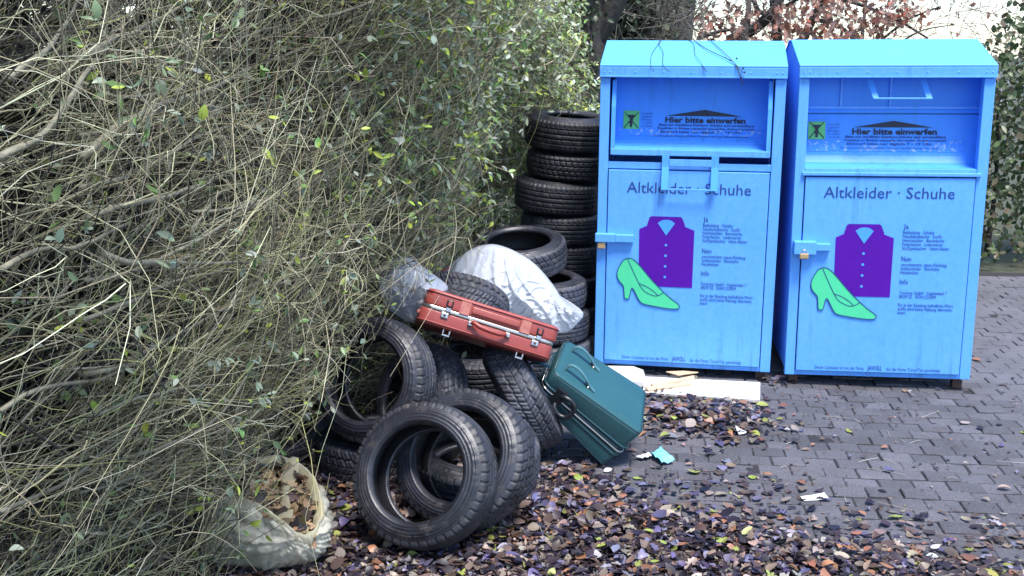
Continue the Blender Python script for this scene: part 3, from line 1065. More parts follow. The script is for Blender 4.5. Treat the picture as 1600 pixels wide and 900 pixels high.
# ------------------------------------------------------------------ teal suitcase (soft sided, slightly out of square)
GC = {'TL': (.291, 5.696, .593), 'TR': (.738, 5.698, .299), 'BR': (.669, 5.292, .184), 'BL': (.204, 5.29, .523), 'E': (.477, 5.300, .004), 'G': (.109, 5.355, .384), 'HTR': (.575, 5.764, .06), 'HTL': (.172, 5.762, .42)}
GC = {k: Vector(v) for k, v in GC.items()}


def gp(u, v, t):
    """u along the long side, v across the big face (0 near edge, 1 far edge), t from the big face (0) to the back (1)"""
    f = (GC['BL'] * (1 - u) + GC['BR'] * u) * (1 - v) + (GC['TL'] * (1 - u) + GC['TR'] * u) * v
    b = (GC['G'] * (1 - u) + GC['E'] * u) * (1 - v) + (GC['HTL'] * (1 - u) + GC['HTR'] * u) * v
    return f * (1 - t) + b * t


gs = empty('suitcase', GC['E'])
tag(gs, 'teal soft suitcase tipped on its corner against the tyres, two strap handles', 'suitcase')
GO = GC['E']


def soft_case(name, t0, t1, r, grow, mat, seg=4, bulge=0.0):
    bm = bmesh.new()
    N = 10
    # rounded rectangle outline in (u, v)
    lu, lv = .57, .42
    out = []
    for cx, cy, a0 in ((1, 1, 0), (0, 1, 90), (0, 0, 180), (1, 0, 270)):
        for k in range(7):
            a = radians(a0 + 15 * k)
            ux = (r + (lu - 2 * r) * cx + r * cos(a)) / lu
            vy = (r + (lv - 2 * r) * cy + r * sin(a)) / lv
            out.append((ux, vy))
    rims = [(t0, .965), (t0 + .02, .99), (t0 + .06, 1.0), (t1 - .06, 1.0), (t1 - .02, .99), (t1, .965)]
    rings = []
    for tt, sc in rims:
        sc *= grow
        rings.append([bm.verts.new(gp(.5 + (u - .5) * sc, .5 + (v - .5) * sc, tt) - GO) for u, v in out])
    m = len(out)
    for a, b in zip(rings[:-1], rings[1:]):
        for k in range(m):
            bm.faces.new((a[k], a[(k + 1) % m], b[(k + 1) % m], b[k]))
    # big faces: inner rings, gently bulged
    for ring, tt, sgn in ((rings[0], t0, -1), (rings[-1], t1, 1)):
        prev = ring
        for sc, bu in ((.9, .5), (.7, .8), (.4, 1.0)):
            cur = [bm.verts.new(gp(.5 + (u - .5) * sc * grow, .5 + (v - .5) * sc * grow, tt + sgn * bulge * bu) - GO) for u, v in out]
            for k in range(m):
                bm.faces.new((prev[k], prev[(k + 1) % m], cur[(k + 1) % m], cur[k]))
            prev = cur
        bm.faces.new(prev)
    bmesh.ops.recalc_face_normals(bm, faces=bm.faces[:])
    me = bpy.data.meshes.new(name)
    bm.to_mesh(me)
    bm.free()
    me.shade_smooth()
    return link(name, me, mat, gs)


fr = soft_case('front_shell', .012, .50, .045, 1.0, M['teal_shaded'], bulge=.0)
bk = soft_case('back_shell', .62, 1.0, .045, 1.0, M['teal_shaded'], bulge=.02)
soft_case('lit_face_panel', -.004, .08, .040, .972, M['teal'], bulge=.03)  # separate panel that carries the lit copy of the vinyl
soft_case('zip_gusset', .49, .63, .045, .985, M['teal_dark'])
# dark trim band, chrome rail and piping round the case


def gring(t, off, r=.045):
    pts = []
    lu, lv = .57, .42
    for cx, cy, a0 in ((0, 0, 180), (1, 0, 270), (1, 1, 0), (0, 1, 90)):
        for k in range(7):
            a = radians(a0 + 15 * k)
            pts.append(gp((r + (lu - 2 * r) * cx + (r + off) * cos(a)) / lu, (r + (lv - 2 * r) * cy + (r + off) * sin(a)) / lv, t) - GO)
    return pts + [pts[0]]


tube_obj('face_piping', gring(.015, -.006), .0042, M['teal_dark'], gs, 6)
tube_obj('back_piping', gring(.975, -.004), .0045, M['teal_dark'], gs, 6)
tube_obj('zip_tape', gring(.44, .001), .007, M['teal_dark'], gs, 6)
tube_obj('zip_tape', gring(.67, .001), .007, M['teal_dark'], gs, 6)
tube_obj('chrome_rail', [p for p in gring(.56, .004)], .0055, M['chrome'], gs, 6)


def face_pt(u, v, h):
    nrm = (gp(1, 0, 0) - gp(0, 0, 0)).cross(gp(0, 1, 0) - gp(0, 0, 0)).normalized()
    if nrm.z < 0: nrm = -nrm
    return gp(u, v, -.03) + nrm * h - GO


def strap(pts, wd, side, name, mat, parent, th=.004):
    P = spline(pts, 5)
    V, Fc = [], []
    side = side.normalized() * wd / 2
    for i, q in enumerate(P):
        t = (P[min(i + 1, len(P) - 1)] - P[max(i - 1, 0)]).normalized()
        nn = t.cross(side).normalized() * th / 2
        V += [q - side - nn, q + side - nn, q + side + nn, q - side + nn]
    for i in range(len(P) - 1):
        for k in range(4):
            a = 4 * i
            Fc.append((a + k, a + (k + 1) % 4, a + 4 + (k + 1) % 4, a + 4 + k))
    Fc += [(3, 2, 1, 0), tuple(len(V) - 4 + k for k in range(4))]
    return link(name, mesh(name, V, Fc, False), mat, parent)


sv_ = gp(.5, 1, 0) - gp(.5, 0, 0)
for v0, u0 in ((.74, .10), (.22, .10)):
    h = strap([face_pt(u0, v0 + .02, .0), face_pt(u0 + .015, v0 + .02, .035), face_pt(u0 + .09, v0, .048), face_pt(u0 + .2, v0 - .02, .03), face_pt(u0 + .27, v0 - .03, .010), face_pt(u0 + .33, v0 - .05, .004)], .024, sv_, 'strap_handle', M['teal'], gs, .006)
    bq = face_pt(u0 + .235, v0 - .025, .012)
    b_ = boxes('buckle', [(-.008, .008, -.012, .012, -.014, .010)], M['black_plastic'], h, .003)
    b_.location = bq
    s_ = boxes('buckle_pin', [(-.003, .003, -.003, .003, -.03, -.012)], M['chrome'], h, .001)
    s_.location = bq + Vector((.004, -.012, .0))
# black plastic grip on the narrow side
ns = (gp(1, 0, 0) - gp(0, 0, 0)).cross(gp(0, 0, 1) - gp(0, 0, 0)).normalized()
if ns.y > 0: ns = -ns


def side_pt(u, t, h):
    return gp(u, 0, t) + ns * h - GO


gd = tube_obj('grip', spline([side_pt(.20, .62, .004), side_pt(.22, .72, .032), side_pt(.30, .74, .045), side_pt(.36, .62, .046), side_pt(.36, .36, .045), side_pt(.30, .24, .04), side_pt(.22, .30, .03), side_pt(.20, .45, .004)], 4), .0135, M['black_plastic'], gs, 8)
gb_v, gb_f = [], []
for u, t in ((.13, .22), (.24, .22), (.24, .74), (.13, .74)):
    gb_v += [side_pt(u, t, .002), side_pt(u, t, .024)]
gb_f = [(0, 2, 4, 6), (1, 7, 5, 3)] + [(2 * k, 2 * k + 1, (2 * k + 3) % 8, (2 * k + 2) % 8) for k in range(4)]
link('grip_plate', mesh('grip_plate', gb_v, gb_f), M['black_plastic'], gd)
# side strap with ring at the narrow left end
strap([gp(-.01, .35, .3) - GO, gp(-.10, .30, .35) - GO, gp(-.19, .25, .55) - GO, gp(-.16, .2, .85) - GO, gp(-.02, .2, .9) - GO], .022, sv_, 'end_strap', M['teal_dark'], gs, .005)


# ------------------------------------------------------------------ plastic bags, boards and scraps
def puffy(name, outline, centre, Y, front, back, mat, label, cat, seed=0, tilt=0.0, wr=.018, nr=16, per=10, dy=None):
    """a closed, creased film bag: outline in photo pixels set at distance Y, bulging both ways"""
    O = [(p[0], p[1]) for p in spl2(outline + [outline[0]], per)][:-1]
    m = len(O)
    V, Fc = [], []
    base = at(centre[0], centre[1], Y)

    def pt(x, y, s, side):
        yy = Y + (dy(x, y) if dy else 0) + tilt * (y - centre[1])
        p = at(x, y, yy)
        k = (1 - s ** 2.4) ** .55 if s < 1 else 0
        wq = Vector((noise.noise(p * 3 + Vector((seed, 0, 0))), noise.noise(p * 3 + Vector((0, seed, 4))), noise.noise(p * 3 + Vector((9, 0, seed))))) * .12
        e = p + wq
        n1 = noise.noise((p.x * 4 + seed, p.y * 4, p.z * 4))
        # sharp creases running down the film and finer crumples across
        r1 = 1 - abs(noise.noise((e.x * 11 + seed, 2, e.z * 4.5 + e.x * 6))) * 2
        r2 = 1 - abs(noise.noise((e.x * 17, seed, e.z * 19))) * 2
        r3 = 1 - abs(noise.noise((e.x * 38, seed + 3, e.z * 34))) * 2
        if side > 0:
            d = -(front * k * (1 + .55 * n1)) - wr * (1.2 * max(0, r1) ** 5 + .6 * max(0, r2) ** 4 + .10 * r3) * (1.15 - s * .6)
        else:
            d = back * k * (1 + .4 * n1)
        return Vector((p.x, p.y + d, p.z)) - base
    idx = {}
    for side in (1, -1):
        for r in range(1, nr + 1):
            s = r / nr
            if side < 0 and r == nr:
                continue
            for k in range(m):
                x = centre[0] + (O[k][0] - centre[0]) * s
                y = centre[1] + (O[k][1] - centre[1]) * s
                idx[(side, r, k)] = len(V)
                V.append(pt(x, y, s, side))
        idx[(side, 0)] = len(V)
        V.append(pt(centre[0], centre[1], 0, side))
    for k in range(m):
        idx[(-1, nr, k)] = idx[(1, nr, k)]
    for side in (1, -1):
        for k in range(m):
            j = (k + 1) % m
            f = (idx[(side, 0)], idx[(side, 1, k)], idx[(side, 1, j)])
            Fc.append(f if side > 0 else tuple(reversed(f)))
            for r in range(1, nr):
                f = (idx[(side, r, k)], idx[(side, r + 1, k)], idx[(side, r + 1, j)], idx[(side, r, j)])
                Fc.append(f if side > 0 else tuple(reversed(f)))
    o = link(name, mesh(name, V, Fc, True), mat)
    o.location = base
    return tag(o, label, cat)


bag1 = puffy('plastic_bag', [(684, 436), (694, 424), (705, 412), (735, 390), (768, 382), (803, 392), (835, 412), (862, 442), (880, 468), (897, 481), (911, 488), (905, 502), (882, 519), (850, 508), (822, 496), (795, 486), (760, 475), (720, 465)], (800, 440), 6.42, .15, .22, M['bag'],
             'big white plastic bag draped over the heap behind the red suitcase', 'bag', 1, tilt=-.0016, wr=.034, nr=44, per=16)
mk = flat_shape(bag1, 'red_print', [(0, 0), (.07, .035), (.075, .045), (.0, .012)], M['red_mark'], 0)
mk.location = at(683, 429, 6.25) - bag1.location
puffy('plastic_bag', [(600, 420), (612, 405), (640, 402), (655, 412), (672, 425), (690, 438), (700, 450), (690, 470), (676, 498), (650, 503), (620, 492), (600, 470), (592, 445)], (645, 452), 5.60, .11, .10, M['bag_grey'],
      'bluish crumpled plastic bag behind twigs, left of the red suitcase', 'bag', 7, wr=.034, nr=30, per=14)

# sack of leaves at the lower left
sc = atz(408, 888, 0)
sk = empty('leaf_sack', (sc.x, sc.y + .12, 0))
tag(sk, 'open yellowish plastic sack stuffed with dead leaves at the foot of the twigs', 'sack')
# mouth of the sack (photo pixels, distance) and the foot it stands on
RIM = [(338, 742, 4.32), (380, 722, 4.42), (430, 714, 4.46), (466, 724, 4.42), (492, 752, 4.34), (502, 796, 4.22), (490, 830, 4.12), (468, 834, 4.06), (440, 812, 4.04), (408, 790, 4.06), (372, 774, 4.12), (346, 758, 4.22)]
rim = spline([at(*q) - Vector(sk.location) for q in RIM] + [at(*RIM[0]) - Vector(sk.location)], 10)[:-1]
nA, nZ = len(rim), 40
rc = sum(rim, Vector()) / nA
foot = []
for q in rim:
    a = math.atan2(q.y - rc.y, q.x - rc.x)
    foot.append(Vector((.20 * cos(a) * 1.05 - .02, .16 * sin(a), .004)))


def sack_pt(a, t, inner=0.0):
    q = foot[a] * (1 - t) + rim[a] * t
    c = Vector((0, 0, 0)) * (1 - t) + rc * t
    d = Vector((q.x - c.x, q.y - c.y, 0))
    d = d.normalized() if d.length > 1e-5 else Vector((1, 0, 0))
    A = 2 * pi * a / nA
    cA, sA = cos(A), sin(A)
    bulge = (.05 if t < .6 else .05) * sin(pi * min(1, t * 1.08)) + .02 * noise.noise((cA * 2, sA * 2, t * 2))
    # creases run round the sack where it sags, and up to the mouth
    g0 = rim[int(nA * .60)] + Vector((0, 0, -.02))
    th, ds = math.atan2(q.z - g0.z, q.x - g0.x), (q - g0).length
    th2 = th if th < 1.5 else th - 2 * pi
    r1 = max(0, 1 - abs(noise.noise((th2 * 4.5, ds * 3.0, 1.7))) * 2.8) ** 2
    r2 = max(0, 1 - abs(noise.noise((th2 * 11, ds * 6.0, 6.1))) * 2.6) ** 2
    r3 = max(0, 1 - abs(noise.noise((cA * 7 + 4, sA * 7, t * 2.2))) * 2.4) ** 2
    w_ = min(1, t * 6) * (1 if t < .9 else (1 - t) * 10)
    h = (bulge + w_ * (.018 * r1 + .009 * r2 + .012 * r3)) * (1 - inner)
    out_ = q + d * h - d * inner * .03
    out_.z = max(.003, out_.z)
    return out_


V = [sack_pt(a, k / nZ) for k in range(nZ + 1) for a in range(nA)]
Fc = []
for k in range(nZ):
    for a in range(nA):
        b = (a + 1) % nA
        Fc.append((k * nA + a, k * nA + b, (k + 1) * nA + b, (k + 1) * nA + a))
fo = link('film', mesh('film', V, Fc, True), M['sack_film'], sk)
# yellow cuff folded over the mouth
V, Fc = [], []
steps = [(.90, -.035), (.985, .002), (1.015, .004), (1.05, -.010), (1.075, -.032), (1.085, -.058)]
rn = Vector((.34, -.42, .84)).normalized()
for f_, h_ in steps:
    for a in range(nA):
        A = 2 * pi * a / nA
        wv = 1 + .5 * noise.noise((cos(A) * 2.5, sin(A) * 2.5, 3.3 + f_)) + .4 * noise.noise((cos(A) * 11, sin(A) * 11, f_ * 3))
        rg = 1 + 1.3 * noise.noise((cos(A) * 3, sin(A) * 3, 1))
        d = rim[a] - rc
        V.append(rc + d * (1 + (f_ - 1) * wv * 1.0) * (1 + .03 * noise.noise((cos(A) * 6, sin(A) * 6, 2))) + rn * h_ * rg)
for k in range(len(steps) - 1):
    for a in range(nA):
        b = (a + 1) % nA
        Fc.append((k * nA + a, k * nA + b, (k + 1) * nA + b, (k + 1) * nA + a))
link('cuff', mesh('cuff', V, Fc, True), M['sack'], sk)
# a fold of film bridging the mouth
p0, p1 = rim[int(nA * .23)], rim[int(nA * .66)]
fv, ff = [], []
for k in range(13):
    t = k / 12
    c = p0 * (1 - t) + p1 * t + rn * (.012 - .05 * sin(pi * t))
    sd_ = Vector((.9, .1, .1)) * (.028 + .012 * sin(t * 9))
    fv += [c - sd_, c + rn * .012, c + sd_]
for k in range(12):
    for m_ in (0, 1):
        a = 3 * k + m_
        ff.append((a, a + 3, a + 4, a + 1))
link('film_fold', mesh('film_fold', fv, ff, True), M['sack'], sk)

# white boards and wood under the left container
def plank(name, px4, z0, th, mat, label, cat, group=None, bev=.003):
    """board lying with its top corners at the given photo pixels"""
    T = [atz(x, y, z0 + th) for x, y in px4]
    c = sum(T, Vector()) / 4
    c = Vector((c.x, c.y, z0))
    bm = bmesh.new()
    va = [bm.verts.new(q - c) for q in T]
    vb = [bm.verts.new(q - c - Vector((0, 0, th))) for q in T]
    bm.faces.new(va)
    bm.faces.new(list(reversed(vb)))
    for i in range(4):
        j = (i + 1) % 4
        bm.faces.new((va[j], va[i], vb[i], vb[j]))
    bmesh.ops.recalc_face_normals(bm, faces=bm.faces[:])
    bmesh.ops.bevel(bm, geom=bm.edges[:], offset=bev, segments=1, affect='EDGES')
    me = bpy.data.meshes.new(name)
    bm.to_mesh(me)
    bm.free()
    o = link(name, me, mat)
    o.location = c
    return tag(o, label, cat, group)


plank('foam_board', [(1008, 588), (1188, 597), (1187.5, 624), (1004, 612)], .003, .022, M['foam'], 'long white foam board on the ground in front of the left container', 'board')
plank('foam_board', [(945, 578), (1006, 580), (1010, 594), (962, 598)], .003, .05, M['foam'], 'white foam block between the teal suitcase and the left container', 'board')
plank('foam_board', [(940, 571), (990, 572), (1006, 578), (950, 583)], .0535, .012, M['foam'], 'thin white foam sheet on top of the foam block by the container', 'board')
plank('wood_slat', [(1016, 599), (1084, 586), (1086, 589.5), (1022, 603)], .0255, .012, M['wood'], 'pale wooden slat lying slantwise on the long white board', 'slat')
plank('wood_slat', [(1008, 604), (1080, 595), (1080, 599), (1012, 609)], .0255, .014, M['wood'], 'pale wooden slat nearest the leaves on the long white board', 'slat')
plank('wood_slat', [(1040, 580), (1068, 579), (1092, 581), (1060, 585.5)], .0385, .010, M['wood'], 'short splintered wood piece under the left container edge', 'slat')


def scrap(name, px, z, mat, label, cat, curl=.008, th=.0015):
    P = [atz(x, y, z) for x, y in px]
    c = sum(P, Vector()) / len(P)
    n = len(P)
    # subdivide the quad and curl it a little
    N = 6
    V, Fc = [], []
    for lay in (0, 1):
        for i in range(N + 1):
            for j in range(N + 1):
                u, v = i / N, j / N
                q = (P[0] * (1 - u) + P[1] * u) * (1 - v) + (P[3] * (1 - u) + P[2] * u) * v
                h = curl * (abs(noise.noise((u * 2.3 + px[0][0], v * 2.0, 1))) * 1.4 + .6 * (2 * u - 1) ** 2)
                V.append(q - c + Vector((0, 0, h - lay * th)))
    m = (N + 1) ** 2
    for i in range(N):
        for j in range(N):
            a = i * (N + 1) + j
            Fc.append((a, a + N + 1, a + N + 2, a + 1))
            Fc.append((m + a, m + a + 1, m + a + N + 2, m + a + N + 1))
    o = link(name, mesh(name, V, Fc, True), mat)
    o.location = c
    return tag(o, label, cat)


scrap('paper_scrap', [(1250, 776), (1288, 770.5), (1296, 780), (1256, 783)], .006, M['paper'], 'white strip of paper lying alone on the bare paving', 'paper', .003)
scrap('wrapper', [(1014, 710), (1032, 702), (1054, 722), (1034, 726)], .012, M['wrapper'], 'light blue torn wrapper on the paving beside the teal suitcase', 'wrapper', .02)
scrap('paper_scrap', [(990, 715), (1012, 709), (1020, 713), (1004, 718)], .012, M['paper'], 'small white paper scrap beside the light blue wrapper', 'paper', .012)


# ------------------------------------------------------------------ vegetation tools
def tubes(name, P, r, col, sides=3):
    """P (n,K,3) polylines, r (n,K) radii, col (n,3): one mesh of thin tubes"""
    n, K, _ = P.shape
    T = np.empty_like(P)
    T[:, 1:-1] = P[:, 2:] - P[:, :-2]
    T[:, 0] = P[:, 1] - P[:, 0]
    T[:, -1] = P[:, -1] - P[:, -2]
    T /= np.linalg.norm(T, axis=-1, keepdims=True) + 1e-9
    ref = rng.normal(size=(n, 1, 3))
    A = np.cross(T, np.repeat(ref, K, 1))
    A /= np.linalg.norm(A, axis=-1, keepdims=True) + 1e-9
    B = np.cross(T, A)
    rings = []
    for j in range(sides):
        a = 2 * pi * j / sides
        rings.append(P + (A * cos(a) + B * sin(a)) * r[..., None])
    V = np.stack(rings, 2).reshape(-1, 3)
    base = np.arange(n)[:, None, None] * K * sides
    k = np.arange(K - 1)[None, :, None] * sides
    j = np.arange(sides)[None, None, :]
    j2 = (j + 1) % sides
    Fc = np.stack([base + k + j, base + k + j2, base + k + sides + j2, base + k + sides + j], -1).reshape(-1, 4)
    C = np.repeat(col, K * sides, 0)
    return npmesh(name, V, Fc, smooth=True, col=C)


_st = [(.0, .0), (.14, .30), (.36, .50), (.62, .47), (.85, .24), (1.0, .0)]
_v, _f = [(0, 0, 0)], []
for _x, _w in _st[1:-1]:
    _v += [(_x, _w, .22 * _w), (_x, 0, 0), (_x, -_w, .22 * _w)]
_v.append((1, 0, 0))
_f += [(0, 2, 1), (0, 3, 2)]
for _k in range(3):
    _a = 1 + 3 * _k
    _f += [(_a, _a + 1, _a + 4), (_a, _a + 4, _a + 3), (_a + 1, _a + 2, _a + 5), (_a + 1, _a + 5, _a + 4)]
_f += [(10, 11, 13), (11, 12, 13)]
LEAF_T, LEAF_F = np.array(_v, float), np.array(_f)
OAK_T = np.array([[0, 0, 0], [.12, .18, .02], [.22, .12, .02], [.34, .46, .10], [.45, .24, .04], [.58, .52, .10], [.70, .26, .05], [.82, .34, .07], [1, 0, .02],
                  [.82, -.34, .07], [.70, -.26, .05], [.58, -.52, .10], [.45, -.24, .04], [.34, -.46, .10], [.22, -.12, .02], [.12, -.18, .02], [.5, 0, 0]], float)
OAK_F = np.array([[16, i, (i + 1) % 16] for i in range(16)])


def leaves(name, pos, xdir, nrm_, length, width, col, T=LEAF_T, Fq=LEAF_F, curl=.25):
    n = len(pos)
    x = xdir / (np.linalg.norm(xdir, axis=-1, keepdims=True) + 1e-9)
    y = np.cross(nrm_, x)
    y /= np.linalg.norm(y, axis=-1, keepdims=True) + 1e-9
    z = np.cross(x, y)
    t = np.repeat(T[None], n, 0).copy()
    cu = rng.normal(0, curl, (n, 1))
    fo = rng.uniform(-.4, 1.6, (n, 1))
    t[:, :, 2] = t[:, :, 2] * fo + cu * (t[:, :, 0] - .5) ** 2 - cu * .25 * .5
    t[:, :, 1] *= (1 + rng.normal(0, .12, (n, 1)))
    V = pos[:, None, :] + x[:, None] * (t[:, :, 0:1] * length[:, None, None]) + y[:, None] * (t[:, :, 1:2] * width[:, None, None]) + z[:, None] * (t[:, :, 2:3] * length[:, None, None])
    k = len(T)
    Fc = (np.arange(n)[:, None, None] * k + Fq[None]).reshape(-1, 3)
    return npmesh(name, V.reshape(-1, 3), Fc, smooth=False, col=np.repeat(col, k, 0))


def pick(pal, n, jit=.15, w=None):
    pal = np.array(pal, float)
    i = rng.choice(len(pal), n, p=None if w is None else np.array(w) / np.sum(w))
    c = pal[i] * (1 + rng.normal(0, jit, (n, 1)))
    return np.clip(c * (1 + rng.normal(0, .05, (n, 3))), .004, .95)


def unit(v):
    return v / (np.linalg.norm(v, axis=-1, keepdims=True) + 1e-9)


def face_x(Y, Z):
    """outer face of the hedge: x at distance Y and height Z"""
    base = -1.05 + (Y - 4) * .25
    base = base - .32 * np.exp(-((Y - 6.1) / .7) ** 2) * np.exp(-((Z - .75) / .45) ** 2)      # hollow behind the heap
    base = base - .58 * np.exp(-((Y - 7.9) / .9) ** 2) * np.exp(-((Z - .95) / .75) ** 2)       # beside the tall stack
    base = base - .42 * np.exp(-((Y - 4.15) / .38) ** 2) * np.exp(-((Z - .22) / .30) ** 2)      # above the sack
    base = base - .46 * np.exp(-((Y - 5.1) / .5) ** 2) * np.exp(-((Z - .42) / .36) ** 2)
    return base + .10 * np.sin(Y * 2.1 + Z * 1.3) + .08 * np.sin(Z * 3.1 + Y) + .10 * np.clip(Z - .5, 0, 1.2) - .10 * np.exp(-(Z - .25) ** 2 / .1)


def twig_cloud(n, Yr, Zr, depth, dirs, spread, length, rad, pal, K=6, curve=.25, w=None, out=.05):
    Y = rng.uniform(*Yr, n)
    Z = Zr[0] + (Zr[1] - Zr[0]) * rng.uniform(0, 1, n) ** .95
    d = rng.exponential(depth, n) - out
    o = np.stack([face_x(Y, Z) - d, Y, Z], -1)
    dirs = np.array(dirs, float)
    i = rng.integers(0, len(dirs), n)
    D = unit(unit(dirs)[i] + rng.normal(0, spread, (n, 3)))
    L = rng.gamma(4, 1, n) / 4 * length
    c1 = rng.normal(0, curve, (n, 3))
    c2 = rng.normal(0, curve * .6, (n, 3))
    t = np.linspace(0, 1, K)[None, :, None]
    P = o[:, None] + L[:, None, None] * (D[:, None] * (t - .5) + c1[:, None] * (t - .5) ** 2 + c2[:, None] * (t - .5) ** 3 * 2)
    P += rng.normal(0, .006, P.shape)
    # keep twigs out of the open yard
    lim = face_x(P[..., 1], np.clip(P[..., 2], 0, 3)) + .20
    P[..., 0] = np.where(P[..., 0] > lim, lim + (P[..., 0] - lim) * .35, P[..., 0])
    P[..., 2] = np.maximum(P[..., 2], .02)
    r = (rad * rng.uniform(.55, 1.3, n))[:, None] * np.linspace(1.15, .5, K)[None]
    return P, r, pick(pal, n, .25, w)


PALE = [(.40, .37, .24), (.31, .29, .18), (.54, .505, .36), (.15, .135, .09), (.04, .036, .028), (.30, .31, .13)]
PW = [3, 3, 1.6, 2.6, 2.4, 1.2]

# ------------------------------------------------------------------ bare shrub, left
hb = empty('bare_shrub', (-1.9, 5.0, 0))
tag(hb, 'bare tangled shrub of pale arching twigs filling the left side', 'shrub')


def under(parent, o):
    o.parent = parent
    o.matrix_parent_inverse = Matrix.Translation(-Vector(parent.location))
    return o


RIGHT_UP = [(.80, -.18, .48), (.62, -.3, .62), (.9, -.1, .25), (.75, .2, .35)]
MESS = [(.8, -.2, .3), (.5, -.4, -.5), (-.3, -.2, .8), (.2, -.6, .5), (.9, .1, -.25), (.3, .8, .3), (-.7, -.3, .35), (.1, .1, 1)]
P1, r1, c1 = twig_cloud(3500, (2.45, 7.4), (.02, 3.0), .16, RIGHT_UP, .28, .80, .0026, PALE, K=8, curve=.38, w=PW)
tag(under(hb, link('twigs', tubes('twigs', P1, r1, c1), M['twig'])), kind='stuff')


def forks(P, r, c, n, length, rad, curve=.45, K=6, up=.12):
    """side shoots that leave the given twigs at an acute angle"""
    i = rng.integers(0, len(P), n)
    k = rng.integers(1, P.shape[1] - 1, n)
    o = P[i, k]
    D = unit(unit(P[i, k + 1] - P[i, k]) + rng.normal(0, .42, (n, 3)) + np.array([.05, -.05, up]))
    L = rng.gamma(4, 1, n) / 4 * length
    t = np.linspace(0, 1, K)[None, :, None]
    Q = o[:, None] + L[:, None, None] * (D[:, None] * t + rng.normal(0, curve, (n, 1, 3)) * t ** 2)
    Q[:, 1:] += rng.normal(0, .004, Q[:, 1:].shape)
    lim = face_x(Q[..., 1], np.clip(Q[..., 2], 0, 3)) + .22
    Q[..., 0] = np.where(Q[..., 0] > lim, lim + (Q[..., 0] - lim) * .35, Q[..., 0])
    Q[..., 2] = np.maximum(Q[..., 2], .02)
    rr = (rad * rng.uniform(.6, 1.2, n))[:, None] * np.linspace(1.1, .45, K)[None]
    return Q, rr, np.clip(c[i] * rng.uniform(.8, 1.25, (n, 1)), .01, .9)


P2, r2, c2 = forks(P1, r1, c1, 9000, .29, .0017)
tag(under(hb, link('side_shoots', tubes('side_shoots', P2, r2, c2), M['twig'])), kind='stuff')
P2b, r2b, c2b = forks(P2, r2, c2, 5600, .17, .0012, .6)
tag(under(hb, link('fine_shoots', tubes('fine_shoots', P2b, r2b, c2b), M['twig'])), kind='stuff')


def shoot_leaves(P, n, length, pal, w, sel=None, wid=.42):
    """leaves sitting on the twigs, in pairs near the tips"""
    ok = np.arange(len(P)) if sel is None else np.nonzero(sel(P[:, -1]))[0]
    i = np.repeat(rng.choice(ok, n // 4), 4)
    k = rng.integers(P.shape[1] // 2, P.shape[1], len(i))
    pos = P[i, k]
    ax = unit(P[i, -1] - P[i, -2])
    side = unit(np.cross(ax, rng.normal(0, 1, (len(i), 3))))
    xd = unit(ax * .7 + side * .8 + np.array([0, 0, -.25]))
    nm = unit(np.array([.35, -.5, .8]) + rng.normal(0, .45, (len(i), 3)))
    L = length * rng.uniform(.5, 1.2, len(i))
    return pos, xd, nm, L, L * wid * rng.uniform(.8, 1.2, len(i)), pick(pal, len(i), .2, w)


# inner wood, the shade inside the shrub put into its colour
SHADED_WOOD = [(.045, .04, .035), (.06, .055, .048), (.03, .027, .024), (.09, .085, .07)]
P3, r3, c3_ = twig_cloud(3500, (2.0, 8.0), (.02, 3.1), .5, RIGHT_UP + [(0, 0, 1), (.2, .3, 1)], .35, .8, .0040, SHADED_WOOD, K=5, curve=.2, out=-.25)
tag(under(hb, link('shaded_inner_wood', tubes('shaded_inner_wood', P3, r3, c3_), M['twig'])), kind='stuff')
